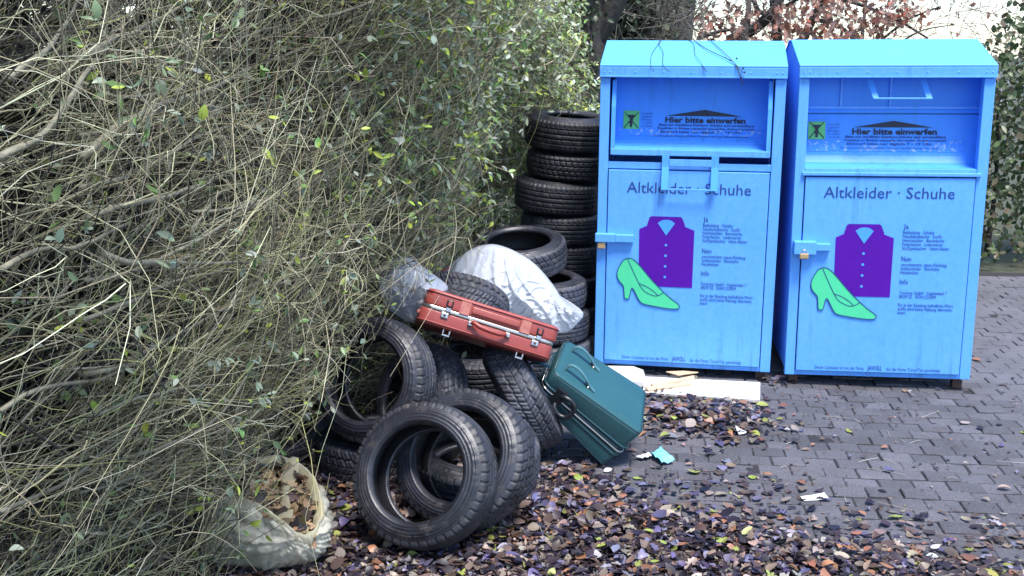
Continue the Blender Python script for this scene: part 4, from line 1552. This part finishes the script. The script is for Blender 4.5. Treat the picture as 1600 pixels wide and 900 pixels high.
# the long pale branches that can be told apart (photo pixels, distance)
BR = [([(128, 245), (195, 190), (260, 160), (330, 140), (382, 112), (430, 92), (474, 74)], 4.0, .011), ([(122, 92), (175, 60), (235, 38), (300, 0)], 3.7, .011),
      ([(125, 340), (200, 318), (290, 296), (370, 262), (450, 215), (540, 165), (610, 132)], 4.4, .0085), ([(125, 213), (190, 195), (240, 178), (290, 162), (360, 170), (430, 158)], 4.2, .007),
      ([(160, 395), (220, 410), (290, 400), (300, 360), (330, 320), (360, 285)], 4.1, .010), ([(270, 407), (340, 410), (440, 405), (520, 398)], 4.2, .0065),
      ([(125, 585), (170, 575), (215, 563)], 3.6, .009), ([(128, 500), (200, 470), (270, 440), (350, 425), (420, 410), (470, 412)], 4.1, .006),
      ([(270, 150), (310, 110), (350, 60), (395, 0)], 4.1, .007), ([(415, 108), (425, 60), (440, 0)], 4.3, .005), ([(248, 0), (248, 60), (250, 140)], 4.0, .004),
      ([(160, 60), (168, 20), (180, 0)], 3.8, .009), ([(300, 330), (370, 322), (440, 300), (520, 265), (600, 235)], 4.7, .006), ([(500, 420), (560, 360), (620, 310), (690, 280)], 5.6, .006),
      ([(130, 440), (210, 420), (300, 380), (380, 330), (470, 290), (560, 270)], 4.3, .007), ([(200, 560), (280, 520), (370, 470), (450, 440), (540, 430)], 4.3, .006),
      ([(125, 660), (220, 620), (330, 600), (430, 605), (500, 640)], 4.0, .0055), ([(180, 720), (270, 690), (350, 640), (400, 560), (420, 500)], 4.0, .0065),
      ([(340, 760), (352, 690), (372, 640), (400, 600)], 4.0, .009), ([(125, 830), (180, 835), (240, 845), (310, 860)], 3.5, .006), ([(125, 770), (230, 740), (330, 720), (420, 735)], 3.7, .005),
      ([(210, 900), (280, 850), (350, 790), (420, 740), (480, 700)], 3.9, .005), ([(300, 640), (350, 680), (420, 750), (450, 790)], 3.9, .0042), ([(470, 585), (540, 560), (592, 530)], 4.85, .005),
      ([(480, 560), (545, 545), (617, 500)], 4.8, .006), ([(540, 660), (560, 600), (575, 540), (600, 480)], 4.85, .006), ([(500, 640), (560, 600), (620, 556)], 4.8, .0045),
      ([(560, 480), (575, 440), (605, 410), (640, 395)], 5.4, .004), ([(636, 470), (625, 440), (630, 400), (655, 360)], 5.5, .005), ([(130, 130), (200, 150), (290, 130), (380, 60), (440, 40)], 3.9, .006),
      ([(125, 290), (210, 270), (330, 205), (420, 190), (500, 130)], 4.3, .007), ([(490, 30), (560, 10), (600, -10)], 4.9, .007), ([(600, 0), (640, 20), (700, 40), (740, 62)], 6.2, .009),
      ([(520, 230), (570, 190), (630, 150), (672, 112)], 5.0, .009), ([(460, 300), (520, 262), (590, 215), (680, 205)], 5.0, .006), ([(0, 420), (60, 390), (130, 380), (200, 350)], 3.4, .008),
      ([(0, 250), (70, 200), (130, 120), (170, 60)], 3.4, .010), ([(0, 640), (80, 600), (160, 590), (240, 550)], 3.3, .007), ([(0, 800), (90, 760), (170, 700), (230, 660)], 3.3, .007), ([(10, 120), (80, 70), (120, 0)], 3.4, .009)]
def on_face(px, py, off):
    # where the ray meets the outer face of the hedge
    lo_, hi_ = 1.5, 9.0
    for _ in range(30):
        m_ = (lo_ + hi_) / 2
        q = at(px, py, m_)
        if q.x > face_x(m_, max(.05, q.z)) + off: lo_, hi_ = m_, hi_
        else: lo_, hi_ = lo_, m_
        # walking away from the camera the ray leaves the yard and enters the hedge
    return at(px, py, (lo_ + hi_) / 2)


for pts, Y, r in BR:
    n = len(pts)
    P = []
    for i, (x, y) in enumerate(pts):
        q = on_face(x, y, .05 + .05 * sin(i * 1.7 + x))
        P.append(q + Vector((0, 0, .004 * math.sin(i * 5))))
    P = spline(P, 4)
    m = len(P)
    P = [q + Vector((noise.noise(q * 9), noise.noise(q * 9 + Vector((5, 0, 0))), noise.noise(q * 9 + Vector((0, 7, 0))))) * .008 for q in P]
    under(hb, tube_obj('branch', P, [r * (1.0 - .55 * i / m) for i in range(m)], M['branch'], None, 6))


def cloud_leaves(n, Yr, Zr, depth, length, pal, w=None, out=.1, droop=.5, wid=.42):
    Y = rng.uniform(*Yr, n)
    Z = rng.uniform(*Zr, n)
    # clumps: pull leaves towards random centres
    k = max(8, n // 14)
    cy, cz = rng.uniform(*Yr, k), rng.uniform(*Zr, k)
    ci = rng.integers(0, k, n)
    m = rng.uniform(0, 1, n) < .7
    Y = np.where(m, cy[ci] + rng.normal(0, .10, n), Y)
    Z = np.where(m, cz[ci] + rng.normal(0, .10, n), Z)
    Z = np.clip(Z, .02, None)
    d = rng.exponential(depth, n) - out
    pos = np.stack([face_x(Y, Z) - d, Y, Z], -1)
    xd = unit(np.array([.35, -.35, -droop]) + rng.normal(0, .6, (n, 3)))
    nm = unit(np.array([.4, -.5, .8]) + rng.normal(0, .55, (n, 3)))
    L = length * rng.uniform(.55, 1.25, n)
    return pos, xd, nm, L, L * wid * rng.uniform(.8, 1.2, n), pick(pal, n, .2, w)


GREY_GREEN = [(.22, .27, .19), (.18, .24, .13), (.29, .33, .26), (.14, .24, .07), (.36, .44, .07), (.08, .12, .04)]
outer = lambda q: q[:, 0] > face_x(q[:, 1], q[:, 2]) - .12
a = shoot_leaves(P2, 4200, .038, GREY_GREEN, [3, 3, 2, 2.4, 2.6, 1], outer)
tag(under(hb, link('leaves', leaves('leaves', *a), M['foliage'])), kind='stuff')
a = shoot_leaves(P2, 5600, .050, GREY_GREEN, [3, 3, 2.2, 3, 2.4, .8], lambda q: (q[:, 0] > face_x(q[:, 1], q[:, 2]) - .2) & (q[:, 1] > 4.6) & (q[:, 2] > 1.0 + .2 * (7 - q[:, 1])))
tag(under(hb, link('upper_leaves', leaves('upper_leaves', *a), M['foliage'])), kind='stuff')

# ------------------------------------------------------------------ leafy shrub behind the heap
lb = empty('leafy_shrub', (-.4, 8.0, 0))
tag(lb, 'leafy grey-green shrub between the bare twigs and the tall tyre stack', 'shrub')
P4, r4, c4 = twig_cloud(4200, (6.6, 10.2), (.02, 3.3), .32, MESS + [(.2, -.3, 1)], .45, .5, .0026, PALE, K=6, curve=.4, w=[2, 3, 1, 3, 2, 2])
tag(under(lb, link('twigs', tubes('twigs', P4, r4, c4), M['twig'])), kind='stuff')
P5, r5, c5_ = forks(P4, r4, c4, 9000, .26, .0016)
tag(under(lb, link('side_shoots', tubes('side_shoots', P5, r5, c5_), M['twig'])), kind='stuff')
a = shoot_leaves(P5, 22000, .050, [(.50, .56, .40), (.40, .50, .23), (.60, .64, .52), (.28, .42, .13), (.56, .64, .13), (.13, .18, .06)], [3, 3, 2.6, 2.6, 1.6, .9], lambda q: (q[:, 0] > face_x(q[:, 1], q[:, 2]) - .35) & (q[:, 2] > .3))
tag(under(lb, link('leaves', leaves('leaves', *a), M['foliage'])), kind='stuff')
for i in range(7):
    Y = 6.9 + .42 * i
    x0 = -1.05 + (Y - 4) * .25 - .3
    P = spline([(x0 - .2, Y + .1, 0), (x0 - .1 + .1 * sin(i), Y, .9), (x0 + .1 * cos(i * 2), Y - .05, 1.8), (x0 + .15, Y - .1 + .1 * sin(i * 3), 3.2)], 5)
    under(lb, tube_obj('stem', P, [.020 - .012 * k / len(P) for k in range(len(P))], M['branch'], None, 6))

# ------------------------------------------------------------------ added dark leaf backdrop, closes the view; its colour stands in for shade
eb = empty('shade_backdrop', (-2.6, 6.0, 0))
tag(eb, 'added dark leaf backdrop, painted shade in the gaps of the bare shrub', 'hedge')
n = 30000
Y = rng.uniform(1.5, 11.5, n)
Z = rng.uniform(0, 3.6, n)
pos = np.stack([face_x(Y, Z) - .36 - .55 * np.clip((Y - 6.2) / .8, 0, 1) - rng.exponential(.3, n), Y, Z], -1)
xd = unit(rng.normal(0, 1, (n, 3)))
nm = unit(np.array([.6, -.5, .5]) + rng.normal(0, .5, (n, 3)))
L = rng.uniform(.06, .13, n)
tag(under(eb, link('leaves', leaves('leaves', pos, xd, nm, L, L * .6, pick([(.02, .026, .013), (.016, .02, .012), (.028, .028, .018), (.02, .017, .013)], n)), M['foliage'])), kind='stuff')
for i in range(9):
    Y = 2.2 + 1.05 * i
    x0 = -1.05 + (Y - 4) * .25 - 1.3
    P = spline([(x0, Y, 0), (x0 + .05 * sin(i), Y + .1, 1.2), (x0 - .05, Y, 2.4), (x0, Y + .1 * cos(i), 3.4)], 4)
    under(eb, tube_obj('stem', P, [.035 - .02 * k / len(P) for k in range(len(P))], M['bark'], None, 7))


# ------------------------------------------------------------------ trees behind
def trunk_mesh(name, pts, rad, n=22, k=8, amp=.06):
    P = spline(pts, k)
    m = len(P)
    R = np.interp(np.linspace(0, 1, m), np.linspace(0, 1, len(rad)), rad)
    V, Fc = tube(P, list(R), n)
    V2 = []
    for i, q in enumerate(V):
        c = P[min(i // n, m - 1)]
        d = (q - c)
        a = math.atan2(d.y, d.x)
        ridge = abs(noise.noise((cos(a) * 4.5, sin(a) * 4.5, c.z * .8)))
        V2.append(c + d * (1 + amp * (2.2 * ridge - .5 + .6 * noise.noise(q * 2.5))))
    return mesh(name, V2, Fc, True)


def wx(px, Y):
    return (px - 800) / FPX * (Y * CP + .2)


ta = empty('ivy_tree', (.66, 10.1, 0))
tag(ta, 'dark ivy-clad tree trunk just left of the containers', 'tree')
under(ta, link('trunk', trunk_mesh('trunk', [(.62, 10.1, 0), (.64, 10.1, .8), (.66, 10.12, 1.6), (.66, 10.1, 2.4), (.60, 10.1, 3.4), (.5, 10.1, 4.6)], [.27, .22, .19, .18, .19, .16], 28, 9, .10), M['bark']))
under(ta, tube_obj('limb', spline([(.74, 10.1, 2.2), (.95, 10.0, 2.6), (1.05, 9.95, 3.0), (1.08, 9.9, 3.8)], 5), [.11, .10, .10, .095, .09, .09, .085, .08, .08, .075, .07, .07, .065, .06, .06, .05], M['bark'], None, 10))
n = 2600
A = rng.uniform(-.3, pi * 1.0, n) + pi
Zz = rng.uniform(.2, 3.4, n)
rr = .24 + rng.exponential(.09, n)
pos = np.stack([.65 + rr * np.cos(A) - .12, 10.1 + rr * np.sin(A), Zz], -1)
nm = unit(np.stack([np.cos(A), np.sin(A), .4 + 0 * A], -1) + rng.normal(0, .4, (n, 3)))
xd = unit(np.array([0, -.2, -1]) + rng.normal(0, .5, (n, 3)))
L = rng.uniform(.035, .07, n)
keep = rng.uniform(0, 1, n) < np.where(Zz > 1.9, .5, .8)
tag(under(ta, link('ivy_leaves', leaves('ivy_leaves', pos[keep], xd[keep], nm[keep], L[keep], (L * .75)[keep], pick([(.03, .05, .02), (.05, .08, .03), (.12, .16, .09), (.025, .035, .015)], int(keep.sum()))), M['foliage'])), kind='stuff')

tb = empty('pale_tree', (1.95, 12.2, 0))
tag(tb, 'pale grey tree trunk behind the left container roof', 'tree')
under(tb, link('trunk', trunk_mesh('trunk', [(wx(1005, 12.2), 12.2, 0), (wx(1015, 12.2), 12.2, 1.4), (wx(1030, 12.2), 12.2, 2.4), (wx(1045, 12.2), 12.2, 3.2), (wx(1065, 12.2), 12.2, 4.6)], [.42, .36, .32, .30, .27], 30, 9, .10), M['bark_pale']))
under(tb, tube_obj('limb', spline([(wx(1020, 12), 12.1, 2.2), (wx(985, 12), 12.0, 2.6), (wx(968, 12), 11.9, 3.2), (wx(950, 12), 11.9, 4.2)], 5), [.12 - .004 * k for k in range(16)], M['bark'], None, 10))
# grey-green creeper leaves between the two trunks
n = 1300
px = rng.normal(985, 42, n)
Yv = rng.uniform(10.6, 11.8, n)
Zz = rng.uniform(1.6, 3.3, n)
pos = np.stack([(px - 800) / FPX * (Yv * CP + .2), Yv, Zz], -1)
L = rng.uniform(.04, .08, n)
tag(under(tb, link('creeper_leaves', leaves('creeper_leaves', pos, unit(rng.normal(0, 1, (n, 3)) + np.array([0, 0, -.6])), unit(rng.normal(0, .6, (n, 3)) + np.array([0, -.7, .6])), L, L * .5, pick([(.06, .08, .04), (.12, .14, .09), (.18, .2, .13), (.03, .035, .02)], n)), M['foliage'])), kind='stuff')
n = 500
t0 = np.stack([(rng.normal(990, 50, n) - 800) / FPX * 11.4, rng.uniform(10.6, 11.8, n), rng.uniform(1.8, 3.0, n)], -1)
D = unit(rng.normal(0, 1, (n, 3)) + np.array([.2, -.2, .2]))
t = np.linspace(0, 1, 6)[None, :, None]
P = t0[:, None] + (D[:, None] * t + rng.normal(0, .4, (n, 1, 3)) * t ** 2) * rng.uniform(.3, .9, (n, 1, 1))
tag(under(tb, link('creeper_twigs', tubes('creeper_twigs', P, np.full((n, 6), .005) * np.linspace(1.2, .5, 6)[None], pick([(.12, .11, .09), (.2, .19, .15), (.06, .055, .05)], n)), M['twig'])), kind='stuff')

# dark undergrowth behind the trunks
ug = empty('dark_undergrowth', (.8, 11.3, 0))
tag(ug, 'dark ivy thicket behind the tree trunks left of the containers', 'thicket')
n = 5200
px = rng.uniform(800, 1010, n)
Yv = rng.uniform(10.9, 11.6, n)
Zz = rng.uniform(0, 1, n) ** .8 * (3.6 - 1.1 * np.clip((px - 930) / 80, 0, 1))
pos = np.stack([(px - 800) / FPX * (Yv * CP + .2), Yv, Zz], -1)
L = rng.uniform(.06, .12, n)
tag(under(ug, link('leaves', leaves('leaves', pos, unit(rng.normal(0, 1, (n, 3)) + np.array([0, 0, -.6])), unit(rng.normal(0, .6, (n, 3)) + np.array([0, -.7, .6])), L, L * .6, pick([(.018, .024, .012), (.026, .032, .016), (.05, .06, .03), (.02, .017, .014)], n)), M['foliage'])), kind='stuff')
for i in range(6):
    x0 = .15 + .25 * i
    under(ug, tube_obj('stem', spline([(x0, 11.3, 0), (x0 + .06 * sin(i), 11.25, 1.2), (x0 - .05, 11.3, 2.6)], 4), [.03 - .002 * k for k in range(9)], M['bark'], None, 7))

# oak with withered leaves
tk = empty('oak_tree', (3.4, 15.0, 0))
tag(tk, 'oak holding withered russet leaves behind the containers', 'tree')
OY = 15.0


def op(px, py, Y=OY):
    return at(px, py, Y)


limbs = [([(1225, 400), (1222, 200), (1215, 60), (1200, -60)], .10), ([(1140, 64), (1180, 44), (1215, 8), (1230, -30)], .085), ([(1160, 80), (1168, 30), (1172, -20)], .05),
         ([(1240, 90), (1265, 40), (1290, -10)], .075), ([(1270, 30), (1310, 40), (1340, 66)], .035), ([(1345, 80), (1350, 30), (1356, -20)], .028), ([(1175, -5), (1190, 20), (1225, 10), (1260, -10)], .04),
         ([(1090, 60), (1130, 48), (1170, 46)], .03), ([(1280, -10), (1340, 6), (1400, 30), (1450, 60)], .028), ([(1380, 60), (1420, 30), (1470, 10)], .018), ([(1400, 70), (1440, 48), (1480, 40)], .014),
         ([(1180, 500), (1165, 300), (1160, 120), (1164, 60)], .06)]
for i, (pp, r) in enumerate(limbs):
    P = [op(x, y, OY + .3 * sin(i * 2.3 + k)) for k, (x, y) in enumerate(pp)]
    if pp[0][1] > 350:
        P[0] = Vector((P[0].x, P[0].y, 0))
    P = spline(P, 6)
    m = len(P)
    under(tk, tube_obj('trunk' if i == 0 else 'limb', P, [r * (1 - .5 * k / m) * (1 + .15 * noise.noise(q * 3)) for k, q in enumerate(P)], M['bark'], None, 8))
cl = [(1120, 30, 26, 90), (1150, 45, 30, 110), (1105, 10, 25, 60), (1200, 25, 26, 110), (1235, 50, 25, 130), (1250, 20, 26, 120), (1275, 10, 22, 70), (1310, 45, 32, 120), (1330, 15, 28, 110), (1360, 40, 26, 100), (1390, 25, 24, 90), (1400, 10, 22, 60), (1425, 18, 16, 34), (1440, 30, 10, 14), (1245, -20, 60, 160), (1340, -25, 60, 150), (1500, 20, 30, 20), (1310, 62, 20, 40), (1180, 55, 22, 40)]
pp = []
for x, y, s, k in cl:
    for _ in range(int(k * .5)):
        pp.append(tuple(op(rng.normal(x, s), rng.normal(y, s * .55), OY + rng.normal(0, .45))))
pos = np.array(pp)
n = len(pos)
L = rng.uniform(.08, .15, n)
tag(under(tk, link('leaves', leaves('leaves', pos, unit(rng.normal(0, .7, (n, 3)) + np.array([0, 0, -.7])), unit(rng.normal(0, .6, (n, 3)) + np.array([.1, -.8, .3])), L, L * .62, pick([(.26, .11, .07), (.32, .17, .125), (.17, .075, .05), (.40, .25, .20), (.32, .095, .05)], n), T=OAK_T, Fq=OAK_F), M['leaf'])), kind='stuff')
n = 380
px, py = rng.uniform(1085, 1600, n), rng.uniform(-40, 75, n)
t0 = np.array([tuple(op(x, y, OY + rng.normal(0, .6))) for x, y in zip(px, py)])
D = unit(rng.normal(0, 1, (n, 3)) * np.array([1, .4, 1]) + np.array([.3, 0, .2]))
P = t0[:, None] + (D[:, None] * t + rng.normal(0, .5, (n, 1, 3)) * t ** 2) * rng.uniform(.3, 1.2, (n, 1, 1))
tag(under(tk, link('twigs', tubes('twigs', P, np.full((n, 6), .0045) * np.linspace(1.2, .4, 6)[None], pick([(.2, .14, .12), (.28, .2, .18), (.12, .09, .08)], n)), M['twig'])), kind='stuff')

# far belt of bare trees at the horizon, reads as one mass
n = 350
x0 = rng.uniform(-10, 45, n)
t0 = np.stack([x0, rng.uniform(38, 46, n), 0 * x0], -1)
D = unit(rng.normal(0, .16, (n, 3)) + np.array([0, 0, 1]))
P = t0[:, None] + (D[:, None] * t + rng.normal(0, .12, (n, 1, 3)) * t ** 2) * rng.uniform(1.0, 2.6, (n, 1, 1))
o = link('distant_thicket', tubes('distant_thicket', P, np.full((n, 6), .03) * np.linspace(1.2, .4, 6)[None], pick([(.3, .27, .28), (.4, .37, .38)], n)), M['twig'])
tag(o, 'far pale thicket of bare stems behind the containers', 'thicket', kind='stuff')

# ------------------------------------------------------------------ clipped shrub row past the right container
rb_ = empty('shrub_row', (5.4, 11.4, 0))
tag(rb_, 'low evergreen shrub row beyond the right container', 'hedge')
n = 20000
X, Yv = 2.4 + 7 * rng.uniform(0, 1, n) ** .8, 11.4 + rng.normal(0, .35, n)
Zz = rng.uniform(0, 1, n) ** .8 * (1.95 + .2 * np.sin(X * 2.3) + .1 * np.sin(X * 7) + .9 * np.clip((X - 4.75) / .4, 0, 1))
pos = np.stack([X, Yv, Zz], -1)
L = rng.uniform(.05, .11, n)
tag(under(rb_, link('leaves', leaves('leaves', pos, unit(rng.normal(0, 1, (n, 3))), unit(rng.normal(0, .6, (n, 3)) + np.array([0, -.7, .6])), L, L * .55, pick([(.06, .09, .035), (.09, .13, .05), (.14, .17, .08), (.16, .13, .08)], n)), M['foliage'])), kind='stuff')
for i in range(9):
    x0 = 2.8 + .75 * i
    under(rb_, tube_obj('stem', spline([(x0, 11.4, 0), (x0 + .05, 11.45, .8), (x0 - .03, 11.4, 1.7)], 4), [.03 - .002 * k for k in range(9)], M['bark'], None, 7))

# ------------------------------------------------------------------ dry vine over the roof of the left container
vt = empty('dry_vine', at(1105, 60, 7.35))
tag(vt, 'thin dry vine strands hanging over the left container roof', 'vine')


def on_roof(px, py, lift=.012):
    """point of the left container's roof or, below its edge, of its front"""
    Mx = Matrix.Translation((.5505, 7.0307, 0)) @ Euler((0, .0058, -.1708), 'XYZ').to_matrix().to_4x4()
    Mi = Mx.inverted()
    o_ = Mi @ Vector((0, 0, CAMZ))
    d_ = (Mi.to_3x3() @ ray(px, py))
    a_ = Vector((0, -.014, HT + Z0))
    b_ = Vector((0, RUN, RIDGE + Z0))
    nn = Vector((0, -(b_ - a_).z, (b_ - a_).y)).normalized()
    tt = (a_ - o_).dot(nn) / d_.dot(nn)
    q = o_ + d_ * tt
    if q.y < -.014:
        tt = (-.03 - o_.y) / d_.y
        q = o_ + d_ * tt
    elif q.y > RUN:
        tt = (RUN + .02 - o_.y) / d_.y
        q = o_ + d_ * tt
    else:
        q = q + nn * lift
    return Mx @ q


for pts, r in (([(1062, 40), (1085, 66), (1105, 80), (1130, 92), (1148, 102), (1156, 118), (1161, 134)], .0030), ([(1095, 50), (1110, 66), (1128, 82), (1146, 100), (1160, 112)], .0026), ([(1032, 64), (1028, 72), (1018, 88), (1017, 104), (1022, 112)], .0018),
               ([(1034, 64), (1030, 72), (1036, 84), (1036, 102), (1046, 112)], .0020), ([(1075, 62), (1084, 72), (1086, 88), (1094, 100), (1104, 112)], .0018)):
    P = spline([on_roof(x, y) for x, y in pts], 5)
    under(vt, tube_obj('strand', P, r, M['bark'], None, 5))
bm = bmesh.new()
for x, y in ((1151, 94), (1161, 107), (1163, 113), (1158, 121)):
    bmesh.ops.create_icosphere(bm, subdivisions=1, radius=.007, matrix=Matrix.Translation(on_roof(x, y, .012)))
me = bpy.data.meshes.new('berries')
bm.to_mesh(me)
bm.free()
under(vt, link('berries', me, M['black_ink']))


# ------------------------------------------------------------------ fallen leaves
LIT = [(.022, .016, .026), (.040, .027, .036), (.085, .056, .046), (.18, .13, .10), (.28, .23, .19), (.30, .135, .075), (.27, .29, .07), (.19, .175, .255), (.10, .085, .165), (.34, .215, .185), (.46, .43, .45)]
LW = [5.5, 6.5, 7, 4.0, 2.0, 1.4, .9, 1.8, 2.4, 1.1, .3]


def litter_density(px, py):
    # front bank: thick at lower left, fading along a line towards lower right
    edge = np.interp(px, [480, 700, 830, 900, 1000, 1100, 1250, 1400, 1475, 1600], [640, 690, 728, 750, 766, 786, 816, 844, 858, 868])
    d = np.clip((py - edge) / 45, 0, 1) * np.interp(px, [480, 900, 1200, 1480, 1600], [1.0, 1.0, .95, .75, .6])
    d2 = np.exp(-((px - 1105) / 105) ** 2 - ((py - 655 - (px - 1105) * .12) / 30) ** 2) * 1.15 * (py > 612)
    d3 = .55 * np.exp(-((px - 1218) / 22) ** 2 - ((py - 597) / 9) ** 2)
    d4 = .25 * np.clip((py - edge + 75) / 100, 0, 1) + .022
    d5 = .8 * np.exp(-((px - 880) / 60) ** 2 - ((py - 745) / 22) ** 2)
    d6 = .8 * (px < 560) * (py > 700)
    return np.clip(np.maximum.reduce([d, d2, d3, d4, d5, d6 * np.ones_like(d)]), 0, 1)


def scatter(N, name, label, sel, zlift, sizes, T, Fq, wts=LW):
    X = rng.uniform(-2.0, 4.2, N)
    Y = rng.uniform(3.2, 7.4, N)
    px, py = pix(np.stack([X, Y, 0 * X], -1))
    dn = litter_density(px, py)
    k = (rng.uniform(0, 1, N) < dn ** 1.3) & (px > 200) & (px < 1640) & sel(px, py)
    X, Y, dn = X[k], Y[k], dn[k]
    n = len(X)
    z = .004 + zlift * dn * rng.uniform(0, 1, n) ** 1.3
    pos = np.stack([X, Y, z], -1)
    a = rng.uniform(0, 2 * pi, n)
    tl = .08 + .30 * dn
    xd = np.stack([np.cos(a), np.sin(a), rng.normal(0, 1, n) * tl * .6], -1)
    nm = unit(np.stack([rng.normal(0, 1, n) * tl, rng.normal(0, 1, n) * tl, 1 + 0 * a], -1))
    L = sizes[0] + (sizes[1] - sizes[0]) * rng.uniform(0, 1, n) ** 1.5
    pos[:, 2] += np.abs(xd[:, 2]) * L * .5 + .004
    o = link(name, leaves(name, pos, unit(xd), nm, L, L * rng.uniform(.45, .8, n), pick(LIT, n, .22, wts), T, Fq, .5), M['leaf'])
    return tag(o, label, 'leaves', kind='stuff')


scatter(80000, 'leaf_litter', 'thick litter of purple-brown fallen leaves spread over the paving', lambda x, y: (y > 700) | (x < 900), .026, (.020, .075), LEAF_T, LEAF_F)
scatter(13000, 'lobed_leaf_litter', 'lobed fallen leaves mixed into the litter', lambda x, y: y > 0, .034, (.035, .08), OAK_T, OAK_F)
scatter(42000, 'leaf_pile', 'bank of fallen leaves in front of the white boards', lambda x, y: (y <= 700) & (x >= 900), .05, (.024, .085), LEAF_T, LEAF_F, [4, 4.5, 6, 4.5, 3, 3, 1.1, 1.2, 1.6, 1.6, .4])
# crumbs, stalks and grit on the bare paving
n = 5000
X, Y = rng.uniform(-.8, 3.4, n), rng.uniform(3.6, 7.0, n)
px, py = pix(np.stack([X, Y, 0 * X], -1))
clump = np.array([noise.noise((x * 1.7, y * 1.7, 4)) for x, y in zip(X, Y)])
k = rng.uniform(0, 1, n) < np.clip(.25 + clump * 1.2, .05, 1)
X, Y = X[k], Y[k]
n = len(X)
a = rng.uniform(0, 2 * pi, n)
L = rng.uniform(.006, .03, n)
pos = np.stack([X, Y, np.full(n, .005)], -1)
o = link('leaf_crumbs', leaves('leaf_crumbs', pos, np.stack([np.cos(a), np.sin(a), 0 * a], -1), unit(np.stack([rng.normal(0, .25, n), rng.normal(0, .25, n), 1 + 0 * a], -1)), L, L * rng.uniform(.15, .6, n), pick(LIT, n, .2, LW)), M['leaf'])
tag(o, 'dark crumbs and stalks scattered over the bare paving', 'leaves', kind='stuff')
# stalks
n = 160
X, Y = rng.uniform(.1, 2.6, n), rng.uniform(3.9, 6.9, n)
a = rng.uniform(0, 2 * pi, n)
t = np.linspace(0, 1, 6)[None, :, None]
P = np.stack([X, Y, np.full(n, .006)], -1)[:, None] + (np.stack([np.cos(a), np.sin(a), 0 * a], -1)[:, None] * t + rng.normal(0, .5, (n, 1, 3)) * np.array([1, 1, 0]) * t ** 2 + np.array([0, 0, .1]) * t * (1 - t)) * rng.uniform(.03, .14, (n, 1, 1))
tag(link('stalks', tubes('stalks', P, np.full((n, 6), .0013), pick([(.3, .25, .2), (.12, .08, .07), (.45, .42, .36)], n)), M['twig']), 'thin dry stalks lying on the paving', 'stalks', kind='stuff')
# leaves in the sack and in the front tyre
TAN = [(.42, .27, .15), (.30, .19, .11), (.52, .36, .22), (.15, .10, .075), (.3, .24, .12)]
n = 320
ai, ss = rng.integers(0, len(rim), n), np.sqrt(rng.uniform(0, 1, n)) * .92
pos = np.array([tuple(rc + (rim[a] - rc) * float(q) - rn * float(rng.uniform(.02, .06))) for a, q in zip(ai, ss)])
L = rng.uniform(.04, .085, n)
so = link('leaf_filling', leaves('leaf_filling', pos, unit(rng.normal(0, 1, (n, 3)) * np.array([1, 1, .5])), unit(rng.normal(0, .45, (n, 3)) + np.array([.3, -.4, .9])), L, L * .7, pick(TAN, n), OAK_T, OAK_F, .6), M['leaf'], sk)
tag(so, kind='stuff')
n = 900
pos = np.array([tuple(sack_pt(int(a), float(t), 1.0) * 1.0) for a, t in zip(rng.integers(0, nA, n), rng.uniform(.02, .93, n))])
nd = unit(pos * np.array([1, 1, .2]) + rng.normal(0, .05, (n, 3)))
L = rng.uniform(.05, .09, n)
so = link('pressed_leaves', leaves('pressed_leaves', pos, unit(np.cross(nd, rng.normal(0, 1, (n, 3)))), nd, L, L * .7, pick([(.06, .045, .04), (.10, .07, .055), (.035, .03, .03), (.16, .11, .08)], n), OAK_T, OAK_F, .3), M['leaf'], sk)
tag(so, kind='stuff')
n = 70
c = atz(600, 800, .09)
pos = np.array([c.x, c.y + .02, .1]) + rng.normal(0, 1, (n, 3)) * np.array([.05, .04, .045])
L = rng.uniform(.04, .09, n)
tag(link('caught_leaves', leaves('caught_leaves', pos, unit(rng.normal(0, 1, (n, 3))), unit(rng.normal(0, 1, (n, 3)) + np.array([0, -.6, .6])), L, L * .6, pick([(.2, .12, .09), (.3, .2, .15), (.4, .33, .3), (.1, .06, .06)], n), OAK_T, OAK_F, .6), M['leaf']), 'withered leaves caught inside the lower rim of the front tyre', 'leaves', kind='stuff')
